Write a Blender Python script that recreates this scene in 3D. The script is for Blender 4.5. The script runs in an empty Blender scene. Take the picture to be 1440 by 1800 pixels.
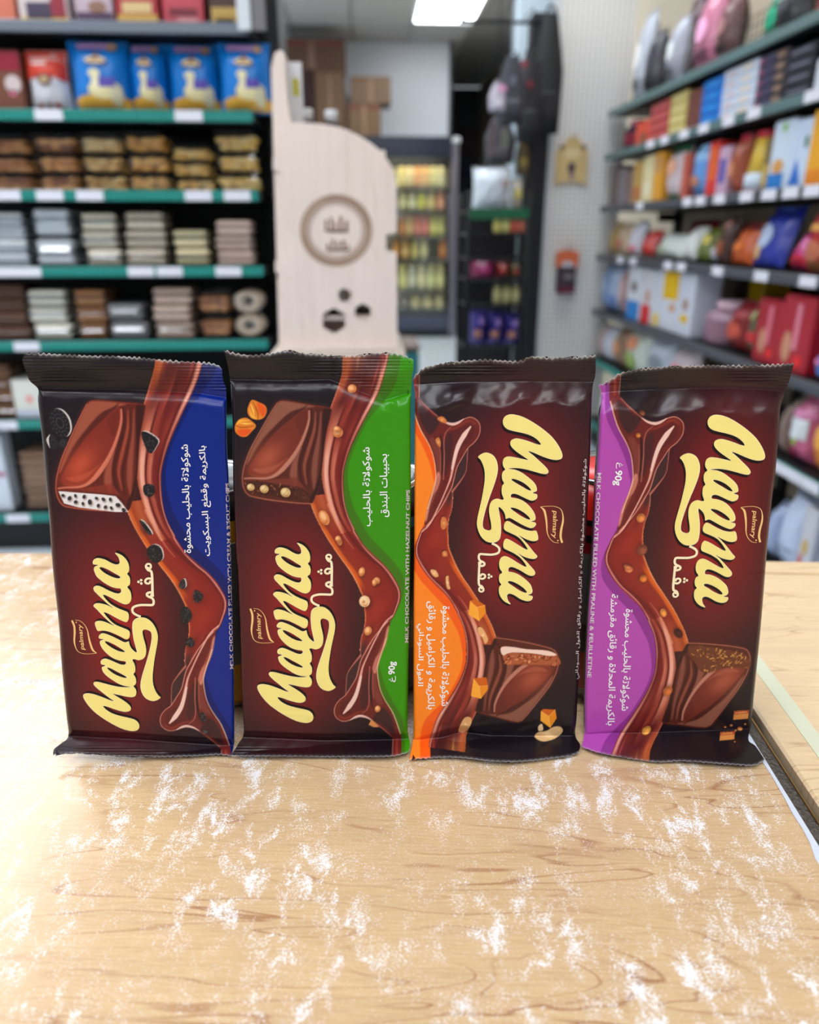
import bpy, math, random
import numpy as np
from mathutils import Vector, Matrix, Euler
from mathutils.bvhtree import BVHTree

# ---------------------------------------------------------------- camera, world, light, exposure
SC = bpy.context.scene
COL = SC.collection
F_PX, PITCH, YAW = 1300.0, math.radians(20.85), math.radians(3.29)
COUNTER_Z, EYE = 0.92, 1.142
cam_data = bpy.data.cameras.new('camera')
cam = bpy.data.objects.new('camera', cam_data); COL.objects.link(cam)
cam.location = (0, 0, EYE)
cam.rotation_euler = (math.pi/2-PITCH, 0, -YAW)
cam_data.sensor_fit = 'VERTICAL'; cam_data.sensor_height = 36.0; cam_data.lens = F_PX/1800*36
cam_data.clip_start = 0.02; cam_data.clip_end = 60
cam_data.dof.use_dof = True; cam_data.dof.focus_distance = 0.317; cam_data.dof.aperture_fstop = 7.0
SC.camera = cam

world = bpy.data.worlds.new('world'); SC.world = world; world.use_nodes = True
world.node_tree.nodes['Background'].inputs[0].default_value = (0.86, 0.93, 1, 1)
world.node_tree.nodes['Background'].inputs[1].default_value = 0.5

LAMP_POWER = 9.6          # emission strength of the ceiling diffusers
SC.view_settings.view_transform = 'Standard'; SC.view_settings.look = 'None'
SC.view_settings.gamma = 1; SC.view_settings.use_curve_mapping = False
SC.view_settings.exposure = 0.0
SC.cycles.max_bounces = 6; SC.cycles.diffuse_bounces = 3; SC.cycles.glossy_bounces = 3
SC.cycles.transparent_max_bounces = 12; SC.cycles.caustics_reflective = False; SC.cycles.caustics_refractive = False
SC.cycles.use_denoising = True
SC.cycles.sample_clamp_indirect = 6

# ---------------------------------------------------------------- measuring: photograph pixel -> direction -> point on a plane of the room
ROT = np.array(Euler((math.pi/2-PITCH, 0, -YAW)).to_matrix())
EYE_P = np.array((0, 0, EYE))
def ray(px, py):
    px = np.asarray(px, float); py = np.asarray(py, float)
    d = np.stack([(px-720)/F_PX, -(py-900)/F_PX, -np.ones_like(px)], -1)
    return d @ ROT.T
def on_plane(px, py, n, k):
    """point where the sight line meets n.p = k"""
    d = ray(px, py); n = np.asarray(n, float)
    t = (k-EYE_P @ n)/(d @ n)
    return EYE_P+d*np.asarray(t)[..., None]
def at_y(px, py, y): return on_plane(px, py, (0, 1, 0), y)
def at_x(px, py, x): return on_plane(px, py, (1, 0, 0), x)
def at_z(px, py, z): return on_plane(px, py, (0, 0, 1), z)
def project(p):
    q = (np.asarray(p, float)-EYE_P) @ ROT
    return np.stack([720+F_PX*q[..., 0]/-q[..., 2], 900-F_PX*q[..., 1]/-q[..., 2]], -1)

# ---------------------------------------------------------------- helpers
def lin(c):
    c = np.asarray(c, float)
    if c.max() > 1.001: c = c/255.0
    return np.where(c <= .04045, c/12.92, ((c+.055)/1.055)**2.4)
_mats = {}
def mat(name, col, rough=.5, metal=0.0, spec=.5, bump=0.0, scale=40.0, vary=0.0, clear=0.0):
    """procedural material: base colour with a little noise variation and relief"""
    if name in _mats: return _mats[name]
    m = bpy.data.materials.new(name); m.use_nodes = True; _mats[name] = m
    nt = m.node_tree; b = nt.nodes['Principled BSDF']
    c = (*lin(col), 1)
    b.inputs['Base Color'].default_value = c
    b.inputs['Roughness'].default_value = rough; b.inputs['Metallic'].default_value = metal
    b.inputs['Specular IOR Level'].default_value = spec
    if clear:
        b.inputs['Coat Weight'].default_value = clear; b.inputs['Coat Roughness'].default_value = .1
    if vary or bump:
        t = nt.nodes.new('ShaderNodeTexCoord'); n = nt.nodes.new('ShaderNodeTexNoise')
        n.inputs['Scale'].default_value = scale; n.inputs['Detail'].default_value = 3
        nt.links.new(t.outputs['Object'], n.inputs['Vector'])
        if vary:
            mx = nt.nodes.new('ShaderNodeMix'); mx.data_type = 'RGBA'
            mx.inputs[6].default_value = (*(lin(col)*(1-vary)), 1); mx.inputs[7].default_value = (*np.minimum(1, lin(col)*(1+vary)), 1)
            nt.links.new(n.outputs[0], mx.inputs[0]); nt.links.new(mx.outputs[2], b.inputs['Base Color'])
        if bump:
            bp = nt.nodes.new('ShaderNodeBump'); bp.inputs['Strength'].default_value = bump; bp.inputs['Distance'].default_value = .01
            nt.links.new(n.outputs[0], bp.inputs['Height']); nt.links.new(bp.outputs[0], b.inputs['Normal'])
    return m
def glow_mat(name, col, power):
    m = bpy.data.materials.new(name); m.use_nodes = True
    b = m.node_tree.nodes['Principled BSDF']; b.inputs['Base Color'].default_value = (.8, .8, .8, 1)
    b.inputs['Emission Color'].default_value = (*lin(col), 1); b.inputs['Emission Strength'].default_value = power
    return m
def film_mat(name, tint=(1, 1, 1), gloss=.25, rough=.12):
    """thin clear plastic"""
    if name in _mats: return _mats[name]
    m = bpy.data.materials.new(name); m.use_nodes = True; nt = m.node_tree; _mats[name] = m
    for n in list(nt.nodes):
        if n.type != 'OUTPUT_MATERIAL': nt.nodes.remove(n)
    o = nt.nodes['Material Output']
    tr = nt.nodes.new('ShaderNodeBsdfTransparent'); tr.inputs[0].default_value = (*tint, 1)
    gl = nt.nodes.new('ShaderNodeBsdfGlossy'); gl.inputs['Roughness'].default_value = rough; gl.inputs[0].default_value = (.95, .97, 1, 1)
    mx = nt.nodes.new('ShaderNodeMixShader'); mx.inputs[0].default_value = gloss
    nt.links.new(tr.outputs[0], mx.inputs[1]); nt.links.new(gl.outputs[0], mx.inputs[2]); nt.links.new(mx.outputs[0], o.inputs[0])
    return m

def obj(name, V, Fc, m=None, parent=None, smooth=False):
    me = bpy.data.meshes.new(name)
    me.from_pydata([tuple(map(float, v)) for v in V], [], [tuple(map(int, f)) for f in Fc]); me.update()
    if smooth: me.polygons.foreach_set('use_smooth', [True]*len(me.polygons))
    if m: me.materials.append(m)
    o = bpy.data.objects.new(name, me); COL.objects.link(o)
    if parent: o.parent = parent
    return o
def tag(o, label, cat, group=None):
    o['label'] = label; o['category'] = cat
    if group: o['group'] = group
    return o
def thing(name, label, cat, loc=(0, 0, 0), rz=0.0, group=None, rot=None):
    o = bpy.data.objects.new(name, None); COL.objects.link(o)
    o.empty_display_size = .02
    o.location = tuple(map(float, loc)); o.rotation_euler = rot if rot else (0, 0, rz)
    return tag(o, label, cat, group)
def struct(o):
    o['kind'] = 'structure'; return o
def dup(root, loc, rz=None, label=None, group=None, scale=None):
    r = root.copy(); COL.objects.link(r); r.location = tuple(map(float, loc))
    if rz is not None: r.rotation_euler = (0, 0, rz)
    if label: r['label'] = label
    if group: r['group'] = group
    if scale: r.scale = scale
    for ch in list(root.children):
        c = ch.copy(); COL.objects.link(c); c.parent = r
        for g in list(ch.children):
            d = g.copy(); COL.objects.link(d); d.parent = c
    return r
class MB:
    """collects shapes into one mesh"""
    def __init__(self): self.V = []; self.F = []
    def add(self, V, Fc):
        k = len(self.V); self.V += [tuple(v) for v in V]; self.F += [tuple(i+k for i in f) for f in Fc]; return self
    def box(self, c, s, bev=0.0, taper=1.0):
        x, y, z = s[0]/2, s[1]/2, s[2]/2
        if bev <= 0:
            V = [(c[0]+sx*x*(taper if sz > 0 else 1), c[1]+sy*y*(taper if sz > 0 else 1), c[2]+sz*z) for sz in (-1, 1) for sy in (-1, 1) for sx in (-1, 1)]
            return self.add(V, [(0,2,3,1),(4,5,7,6),(0,1,5,4),(2,6,7,3),(0,4,6,2),(1,3,7,5)])
        V = []; b = min(bev, x*.9, y*.9, z*.9)
        for sz in (-1, 1):
            for sy in (-1, 1):
                for sx in (-1, 1):
                    V += [(c[0]+sx*x, c[1]+sy*(y-b), c[2]+sz*(z-b)), (c[0]+sx*(x-b), c[1]+sy*y, c[2]+sz*(z-b)), (c[0]+sx*(x-b), c[1]+sy*(y-b), c[2]+sz*z)]
        i = lambda sx, sy, sz, a: ((sz > 0)*4+(sy > 0)*2+(sx > 0))*3+a
        Fc = []
        for s_ in (-1, 1):
            q = [i(s_,-1,-1,0), i(s_,1,-1,0), i(s_,1,1,0), i(s_,-1,1,0)]; Fc.append(q if s_ > 0 else q[::-1])
            q = [i(-1,s_,-1,1), i(-1,s_,1,1), i(1,s_,1,1), i(1,s_,-1,1)]; Fc.append(q if s_ > 0 else q[::-1])
            q = [i(-1,-1,s_,2), i(1,-1,s_,2), i(1,1,s_,2), i(-1,1,s_,2)]; Fc.append(q if s_ > 0 else q[::-1])
        for a in (-1, 1):
            for b_ in (-1, 1):
                Fc.append([i(-1,a,b_,1), i(1,a,b_,1), i(1,a,b_,2), i(-1,a,b_,2)][::(-1 if a*b_ > 0 else 1)][::-1])
                Fc.append([i(a,-1,b_,0), i(a,1,b_,0), i(a,1,b_,2), i(a,-1,b_,2)][::(1 if a*b_ > 0 else -1)])
                Fc.append([i(a,b_,-1,0), i(a,b_,1,0), i(a,b_,1,1), i(a,b_,-1,1)][::(-1 if a*b_ > 0 else 1)])
        for sx in (-1, 1):
            for sy in (-1, 1):
                for sz in (-1, 1):
                    t = [i(sx,sy,sz,0), i(sx,sy,sz,1), i(sx,sy,sz,2)]; Fc.append(t if sx*sy*sz > 0 else t[::-1])
        return self.add(V, Fc)
    def lathe(self, prof, n=16, c=(0, 0, 0), cap=True, sx=1.0, sy=1.0):
        V = []; Fc = []
        for r, z in prof:
            for k in range(n):
                a = 2*math.pi*k/n; V.append((c[0]+r*math.cos(a)*sx, c[1]+r*math.sin(a)*sy, c[2]+z))
        for j in range(len(prof)-1):
            for k in range(n):
                k2 = (k+1) % n; Fc.append((j*n+k, j*n+k2, (j+1)*n+k2, (j+1)*n+k))
        if cap:
            Fc.append(tuple(range(n))[::-1]); Fc.append(tuple((len(prof)-1)*n+k for k in range(n)))
        return self.add(V, Fc)
    def tube(self, pts, r, n=8):
        pts = [Vector(p) for p in pts]; V = []; Fc = []
        for j, p in enumerate(pts):
            t = (pts[min(j+1, len(pts)-1)]-pts[max(j-1, 0)]).normalized()
            u = t.orthogonal().normalized(); w = t.cross(u)
            rr = r[j] if hasattr(r, '__len__') else r
            for k in range(n):
                a = 2*math.pi*k/n; V.append(p+u*rr*math.cos(a)+w*rr*math.sin(a))
        for j in range(len(pts)-1):
            for k in range(n):
                k2 = (k+1) % n; Fc.append((j*n+k, j*n+k2, (j+1)*n+k2, (j+1)*n+k))
        Fc.append(tuple(range(n))[::-1]); Fc.append(tuple((len(pts)-1)*n+k for k in range(n)))
        return self.add(V, Fc)
    def prism(self, poly, y0, y1):
        """outline in x-z pushed from y0 to y1"""
        n = len(poly); V = [(x, y0, z) for x, z in poly]+[(x, y1, z) for x, z in poly]
        Fc = [tuple(range(n)), tuple(range(2*n-1, n-1, -1))]+[(i, i+n, (i+1) % n+n, (i+1) % n) for i in range(n)]
        return self.add(V, Fc)
    def build(self, name, m=None, parent=None, smooth=False): return obj(name, self.V, self.F, m, parent, smooth)
def grid_faces(nu, nv, k=0):
    return [(k+j*nu+i, k+j*nu+i+1, k+(j+1)*nu+i+1, k+(j+1)*nu+i) for j in range(nv-1) for i in range(nu-1)]
# ---------------------------------------------------------------- the shop: floor, ceiling, walls, lamps
R_ = random.Random(5)
def tile_mat(name, a, b, size, mortar, rough, off=.0):
    m = bpy.data.materials.new(name); m.use_nodes = True; nt = m.node_tree; p = nt.nodes['Principled BSDF']
    t = nt.nodes.new('ShaderNodeTexCoord'); k = nt.nodes.new('ShaderNodeTexBrick')
    k.offset = off; k.inputs['Scale'].default_value = 1; k.inputs['Brick Width'].default_value = size; k.inputs['Row Height'].default_value = size
    k.inputs['Mortar Size'].default_value = mortar
    k.inputs['Color1'].default_value = (*lin(a), 1); k.inputs['Color2'].default_value = (*lin(a)*.96, 1); k.inputs['Mortar'].default_value = (*lin(b), 1)
    nt.links.new(t.outputs['Object'], k.inputs['Vector']); nt.links.new(k.outputs[0], p.inputs['Base Color']); p.inputs['Roughness'].default_value = rough
    return m
X0, X1, Y0, Y1, ZC = -3.2, 1.72, -2.6, 12.2, 3.08
def slab(name, c, s, m): return struct(MB().box(c, s).build(name, m))
slab('floor', ((X0+X1)/2, (Y0+Y1)/2, -.05), (X1-X0+.2, Y1-Y0+.2, .1), tile_mat('floor_tiles', (214,226,236), (190,200,208), .3, .004, .3))
ceil = slab('ceiling', ((X0+X1)/2, (Y0+Y1)/2, ZC+.06), (X1-X0+.2, Y1-Y0+.2, .06), mat('ceiling_grid_paint', (170,168,166), .8))
slab('wall_left', (X0-.05, (Y0+Y1)/2, ZC/2), (.1, Y1-Y0, ZC), mat('wall_paint_warm', (205,203,198), .8))
slab('wall_right', (X1+.05, (Y0+Y1)/2, ZC/2), (.1, Y1-Y0, ZC), mat('wall_paint_tan', (196,184,162), .8))
fw = MB()
fw.box(((X0+X1)/2, Y0-.05, .35), (X1-X0, .1, .7)); fw.box(((X0+X1)/2, Y0-.05, (2.75+ZC)/2), (X1-X0, .1, ZC-2.75))
fw.box(((X0-2.5)/2, Y0-.05, 1.725), (-2.5-X0, .1, 2.05)); fw.box(((X1+1.4)/2, Y0-.05, 1.725), (X1-1.4, .1, 2.05))
struct(fw.build('wall_front', mat('wall_paint_grey', (120,120,122), .8)))
wf = MB()
for x in (-2.5, -1.2, .1, 1.4): wf.box((x, Y0-.05, 1.725), (.05, .08, 2.05))
for z in (.7, 2.75): wf.box((-.55, Y0-.05, z), (3.9, .08, .05))
struct(wf.build('added_window_1', mat('added_window_frame', (60,62,66), .4)))  # unseen window, added so world light fills the bar fronts
slab('wall_back', ((X0+1.0)/2, 9.45, ZC/2), (1.0-X0, .1, ZC), mat('wall_paint_white', (234,240,248), .7))
slab('wall_recess', ((X0+X1)/2, Y1+.05, ZC/2), (X1-X0, .1, ZC), mat('wall_paint_dark', (64,64,70), .8))
struct(MB().box((1.0, 9.44, ZC/2), (.03, .14, ZC)).build('trim_1', mat('dark_trim', (52,54,60), .6)))
st = struct(MB().box((1.3, Y1-.02, 2.36), (.9, .03, .34)).build('trim_2', mat('maroon_stripe', (58,18,30), .6)))
struct(MB().box((1.3, Y1-.02, 1.98), (.9, .03, .22)).build('trim_3', mat('navy_stripe', (18,26,66), .6)))
# ceiling boards in the part of the grid that shows, with gaps at the joints
tile_m = mat('ceiling_board', (214,211,208), .85, bump=.15, scale=200)
tmesh = None
lamps_at = []
GX, GY = .61, 1.22
lamp_cells = {(0, 7), (-1, 4), (-4, 3), (-4, 2), (-5, 2), (0, 3), (-2, -1), (0, -1), (-4, 0), (0, 5), (-3, 6), (-1, 0), (1, 1), (-3, 1), (-5, 3), (-6, 4)}  # besides the seen panel, unseen ones added for fill and counter glare
ox, oy = at_z(725, 40, ZC)[0], at_z(785, 40, ZC)[1]-9*GY
for i in range(-6, 3):
    for j in range(-1, 10):
        cx, cy = ox+GX*(i+.5), oy+GY*(j+.5)+GY
        if cx+GX/2 > X1 or cx-GX/2 < X0 or cy+GY/2 > Y1 or cy-GY/2 < Y0: continue
        if (i, j) in lamp_cells: lamps_at.append((cx, cy)); continue
        if tmesh is None:
            o = MB().box((0, 0, 0), (GX-.02, GY-.02, .02), .004).build('ceiling_tile', tile_m); tmesh = o.data
        else:
            o = bpy.data.objects.new('ceiling_tile', tmesh); COL.objects.link(o)
        o.location = (cx, cy, ZC+.016); o.parent = ceil
diff_m = glow_mat('lamp_diffuser', (246,250,255), LAMP_POWER)
for n, (cx, cy) in enumerate(lamps_at):
    seen = abs(cy-(oy+GY*8.5)) < .1 and abs(cx-(ox+GX*.5)) < .1
    t = thing('ceiling_lamp', 'bright white ceiling light panel above the glass door cooler' if seen else 'added white ceiling light panel beyond the picture edge', 'lamp', (cx, cy, ZC+.004), 0, None if seen else 'added ceiling lamps outside the view')
    w, l = GX-.03, GY-.03
    MB().box((0, 0, .004), (w, l, .012), .003).build('diffuser', diff_m, t)
    f = MB()
    for sx in (-1, 1): f.box((sx*(w/2+.006), 0, 0), (.014, l+.02, .026)); f.box((0, sx*(l/2+.006), 0), (w, .014, .026))
    f.build('frame', mat('white_enamel', (226,226,224), .4), t)

# ---------------------------------------------------------------- the counters
def wood_mat(name, base, dark, white, scuff, rough):
    m = bpy.data.materials.new(name); m.use_nodes = True; nt = m.node_tree; p = nt.nodes['Principled BSDF']; L = nt.links.new
    tc = nt.nodes.new('ShaderNodeTexCoord')
    def noise(sc, scale, detail=3, rough_=.55, dist=0.0):
        mp = nt.nodes.new('ShaderNodeMapping'); mp.inputs['Scale'].default_value = sc
        n = nt.nodes.new('ShaderNodeTexNoise'); n.inputs['Scale'].default_value = scale; n.inputs['Detail'].default_value = detail; n.inputs['Roughness'].default_value = rough_; n.inputs['Distortion'].default_value = dist
        L(tc.outputs['Object'], mp.inputs['Vector']); L(mp.outputs[0], n.inputs['Vector']); return n.outputs[0]
    def ramp(v, stops):
        r = nt.nodes.new('ShaderNodeValToRGB'); e = r.color_ramp.elements
        while len(e) < len(stops): e.new(.5)
        for q, (pos, c) in zip(e, stops): q.position = pos; q.color = (c, c, c, 1) if np.isscalar(c) else (*c, 1)
        L(v, r.inputs[0]); return r.outputs[0]
    def mix(f, a, b):
        x = nt.nodes.new('ShaderNodeMix'); x.data_type = 'RGBA'
        if hasattr(f, 'links'): L(f, x.inputs[0])
        else: x.inputs[0].default_value = f
        for k, v in ((6, a), (7, b)):
            if hasattr(v, 'links'): L(v, x.inputs[k])
            else: x.inputs[k].default_value = (*v, 1)
        return x.outputs[2]
    def mul(a, b):
        x = nt.nodes.new('ShaderNodeMath'); x.operation = 'MULTIPLY'
        for k, v in ((0, a), (1, b)):
            if hasattr(v, 'links'): L(v, x.inputs[k])
            else: x.inputs[k].default_value = v
        return x.outputs[0]
    b0, d0 = lin(base), lin(dark)
    col = mix(ramp(noise((4, 26, 1), 3.2, 4, .6, .4), [(.3, 0), (.72, 1)]), b0*.95, np.minimum(b0*1.07, 1))
    fine = ramp(noise((30, 420, 1), 3, 2), [(.35, 0), (.75, 1)])
    col = mix(mul(fine, .22), col, d0)
    # the thin brown growth lines: contour bands of a stretched noise
    g = noise((2.2, 13, 1), 3.0, 2.5, .5, .8)
    line = ramp(g, [(0, 0), (.425, 0), (.437, .75), (.445, .05), (.535, 0), (.548, .9), (.555, .1), (.635, 0), (.645, .6), (.652, 0), (1, 0)])
    brk = ramp(noise((5, 30, 1), 2.0, 2), [(.42, 0), (.62, 1)])
    col = mix(mul(mul(line, brk), .95), col, d0)
    if scuff:
        def add(a, b, k):
            x = nt.nodes.new('ShaderNodeMath'); x.operation = 'MULTIPLY_ADD'; L(a, x.inputs[0]); x.inputs[1].default_value = k; L(b, x.inputs[2]); return x.outputs[0]
        big = ramp(noise((1, 1.0, 1), 20, 3, .6), [(.36, .25), (.64, 1)])
        mid = ramp(noise((1.5, .9, 1), 74, 5, .66, .35), [(.44, 0), (.70, 1)])
        dense = mul(big, mid)
        spk = noise((560, 700, 560), 3.0, 3, .8)
        msk = ramp(add(dense, spk, .34), [(.632, 0), (.70, 1)])
        m2 = nt.nodes.new('ShaderNodeMath'); m2.operation = 'MULTIPLY'; L(msk, m2.inputs[0]); m2.inputs[1].default_value = .88
        col = mix(mul(m2.outputs[0], scuff), col, lin(white))
        L(ramp(m2.outputs[0], [(0, rough), (1, .7)]), p.inputs['Roughness'])
    else: p.inputs['Roughness'].default_value = rough
    L(col, p.inputs['Base Color']); p.inputs['Specular IOR Level'].default_value = .5
    return m
CR = math.radians(-5.3)
maple = wood_mat('worn_maple_laminate', (208,178,138), (146,88,48), (240,243,250), 1.0, .2)
maple2 = wood_mat('maple_laminate', (228,202,164), (178,136,98), (240,240,245), 0, .30)
sc_ = thing('service_counter', 'worn maple laminate counter with white scuffs carrying the four chocolate bars', 'counter', (0, 0, 0), CR)
def cbox(mb, u0, u1, v0, v1, z0, z1, bev=0): return mb.box(((u0+u1)/2, (v0+v1)/2, (z0+z1)/2), (u1-u0, v1-v0, z1-z0), bev)
cbox(MB(), -1.0, .1490, -.5, .4875, COUNTER_Z-.028, COUNTER_Z).build('countertop', maple, sc_)
cbox(MB(), -.98, .14, -.46, .455, 0.0, COUNTER_Z-.028).build('cabinet_body', mat('cabinet_grey', (196,198,200), .6), sc_)
# chipped, whitened rim then bare dark core of the slab
rim = MB(); pr = random.Random(3); vv = np.linspace(-.5, .4875, 130); jag = [1*.1458+.0016*pr.random()+.0011*math.sin(v*55)+.0008*math.sin(v*23+1) for v in vv]
rim.add([(j, v, COUNTER_Z+.0003) for j, v in zip(jag, vv)]+[(.1500, v, COUNTER_Z+.0002) for v in vv], [(i, 130+i, 131+i, i+1) for i in range(129)])
rim.build('chipped_rim', mat('bare_white_core', (206,213,228), .7, vary=.1, scale=300), sc_)['label'] = 'whitened chipped rim along the right edge'
cbox(MB(), .1490, .1552, -.5, .4875, COUNTER_Z-.026, COUNTER_Z-.0004).build('edge_band', mat('bare_dark_edge', (98,90,82), .45, bump=.8, scale=500, vary=.45), sc_)['label'] = 'dark bare edge of pressed board'
cbox(MB(), .1552, .1559, -.5, .4875, COUNTER_Z-.026, COUNTER_Z+.0006).build('metal_strip', mat('brass_strip', (196,160,110), .3, 1.0), sc_)
rc = thing('side_counter', 'clean pale counter joined on the right with a light tape line along its edge', 'counter', (0, 0, 0), CR)
cbox(MB(), .1600, .95, -.5, .4690, COUNTER_Z-.028, COUNTER_Z+.0012, .0012).build('countertop', maple2, rc)
cbox(MB(), .1600, .95, .4694, .4870, COUNTER_Z-.028, COUNTER_Z+.0026, .001).build('back_trim', maple2, rc)
cbox(MB(), .1735, .1815, -.5, .4685, COUNTER_Z+.0012, COUNTER_Z+.0016).build('tape_line', mat('pale_green_tape', (214,216,190), .5), rc)['label'] = 'pale green tape line'
cbox(MB(), .17, .94, -.46, .455, 0, COUNTER_Z-.028).build('cabinet_body', mat('cabinet_grey', (196,198,200), .6), rc)
cbox(MB(), .1563, .1600, -.5, .4875, COUNTER_Z-.03, COUNTER_Z-.012).build('seam_filler', mat('black_gap', (18,14,12), .8), rc)

# ---------------------------------------------------------------- drink cans standing behind the bars
def band_mat(name, stops, rough=.3, metal=.0):
    """colour rings by height on the can"""
    m = bpy.data.materials.new(name); m.use_nodes = True; nt = m.node_tree; p = nt.nodes['Principled BSDF']
    t = nt.nodes.new('ShaderNodeTexCoord'); s = nt.nodes.new('ShaderNodeSeparateXYZ'); r = nt.nodes.new('ShaderNodeValToRGB'); r.color_ramp.interpolation = 'CONSTANT'
    mm = nt.nodes.new('ShaderNodeMath'); mm.operation = 'MULTIPLY'; mm.inputs[1].default_value = 1/.125
    e = r.color_ramp.elements
    while len(e) < len(stops): e.new(.5)
    for q, (pos, c) in zip(e, stops): q.position = pos/.125; q.color = (*lin(c), 1)
    nt.links.new(t.outputs['Object'], s.inputs[0]); nt.links.new(s.outputs[2], mm.inputs[0]); nt.links.new(mm.outputs[0], r.inputs[0]); nt.links.new(r.outputs[0], p.inputs['Base Color'])
    p.inputs['Roughness'].default_value = rough; p.inputs['Metallic'].default_value = metal
    return m
steel = mat('brushed_aluminium', (208,212,216), .25, 1.0)
def can(px, ybase, stops, label, hgt=.113):
    g = at_z(px, ybase, COUNTER_Z); d = np.array((g[0], g[1]))/np.linalg.norm(g[:2]); r = .0315
    c = (g[0]+d[0]*r, g[1]+d[1]*r, COUNTER_Z)
    t = thing('drink_can', label, 'can', c, 0, 'drink cans behind the chocolate bars')
    MB().lathe([(.024,0),(.0262,.001),(.0315,.008),(.0315,hgt-.013),(.0300,hgt-.008),(.0268,hgt-.002)], 40).build('can_body', band_mat('can_rings', stops), t, True)
    MB().lathe([(.0268,hgt-.0025),(.0274,hgt-.0005),(.0268,hgt+.0006),(.0258,hgt-.0005),(.0250,hgt-.006),(.0235,hgt-.0045),(.0002,hgt-.004)], 40, cap=False).build('lid', steel, t, True)
    tab = MB(); tab.tube([(.009*math.cos(a)*.8, -.003+.011*math.sin(a), hgt-.0032) for a in np.linspace(0, 6.28, 18)], .0011, 6); tab.box((0, -.002, hgt-.0034), (.008, .012, .0008))
    tab.build('pull_tab', steel, t)
    return t
can(404, 1258, [(0,(150,146,142)),(.004,(196,132,24)),(.027,(98,94,92)),(.0895,(250,240,220)),(.0903,(206,140,26)),(.1005,(26,24,24))], 'dark can with gold and grey rings seen between the blue and green bars')
can(650, 1250, [(0,(52,50,50)),(.012,(70,30,22)),(.03,(120,74,26)),(.045,(24,24,26)),(.083,(54,54,56)),(.088,(70,62,54)),(.094,(96,140,150)),(.099,(16,14,16))], 'black can hidden behind the green bar with its silver rim just showing')  # teal ring is a reflection painted into the can's colour
c3_ = can(1042, 1245, [(0,(90,84,80)),(.010,(140,20,18)),(.030,(44,34,32)),(.045,(86,82,80)),(.082,(110,12,14)),(.087,(18,10,10)),(.091,(120,14,14)),(.0955,(16,12,12)),(.0985,(226,36,30))], 'red and black can seen between the orange and purple bars', .116)
cc = bpy.data.curves.new('digits', 'FONT'); cc.body = '89'; cc.size = .009; cc.resolution_u = 2
co = bpy.data.objects.new('digits', cc); COL.objects.link(co); bpy.context.view_layer.update()
cm = bpy.data.meshes.new_from_object(co.evaluated_get(bpy.context.evaluated_depsgraph_get())); bpy.data.objects.remove(co)
a0 = math.atan2(-1, -.25)
VV = [(.0317*math.cos(a0+(v.co.x-.006)/.0315), .0317*math.sin(a0+(v.co.x-.006)/.0315), .100+v.co.y) for v in cm.vertices]
obj('printed_digits', VV, [tuple(p.vertices) for p in cm.polygons], mat('dark_red_ink', (96,10,10), .4), c3_)
bpy.data.meshes.remove(cm)
# ---------------------------------------------------------------- printed artwork of the wrappers (colours only, one sample per mesh vertex)
CX0, CY0, CS = 380.0, 596.0, 2.0
CW, CH = int(370*CS), int(770*CS)

def smooth_line(p, n=8, closed=False):
    """Catmull-Rom through the points."""
    p = np.asarray(p, float)
    if closed:
        q = np.vstack([p[-1:], p, p[:2]])
    else:
        q = np.vstack([2*p[0]-p[1], p, 2*p[-1]-p[-2]])
    out = []
    t = np.linspace(0, 1, n, endpoint=False)[:, None]
    for i in range(1, len(q)-2):
        a, b, c, d = q[i-1], q[i], q[i+1], q[i+2]
        out.append(0.5*((2*b)+(-a+c)*t+(2*a-5*b+4*c-d)*t*t+(-a+3*b-3*c+d)*t**3))
    r = np.vstack(out)
    if not closed:
        r = np.vstack([r, p[-1:]])
    return r

def sub(ox, oy, s, pts):
    """read-off coordinates (enlarged crop at ox, oy, scale s) to wrapper coordinates"""
    return [(ox+x/s, oy+y/s) for x, y in pts]

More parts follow.
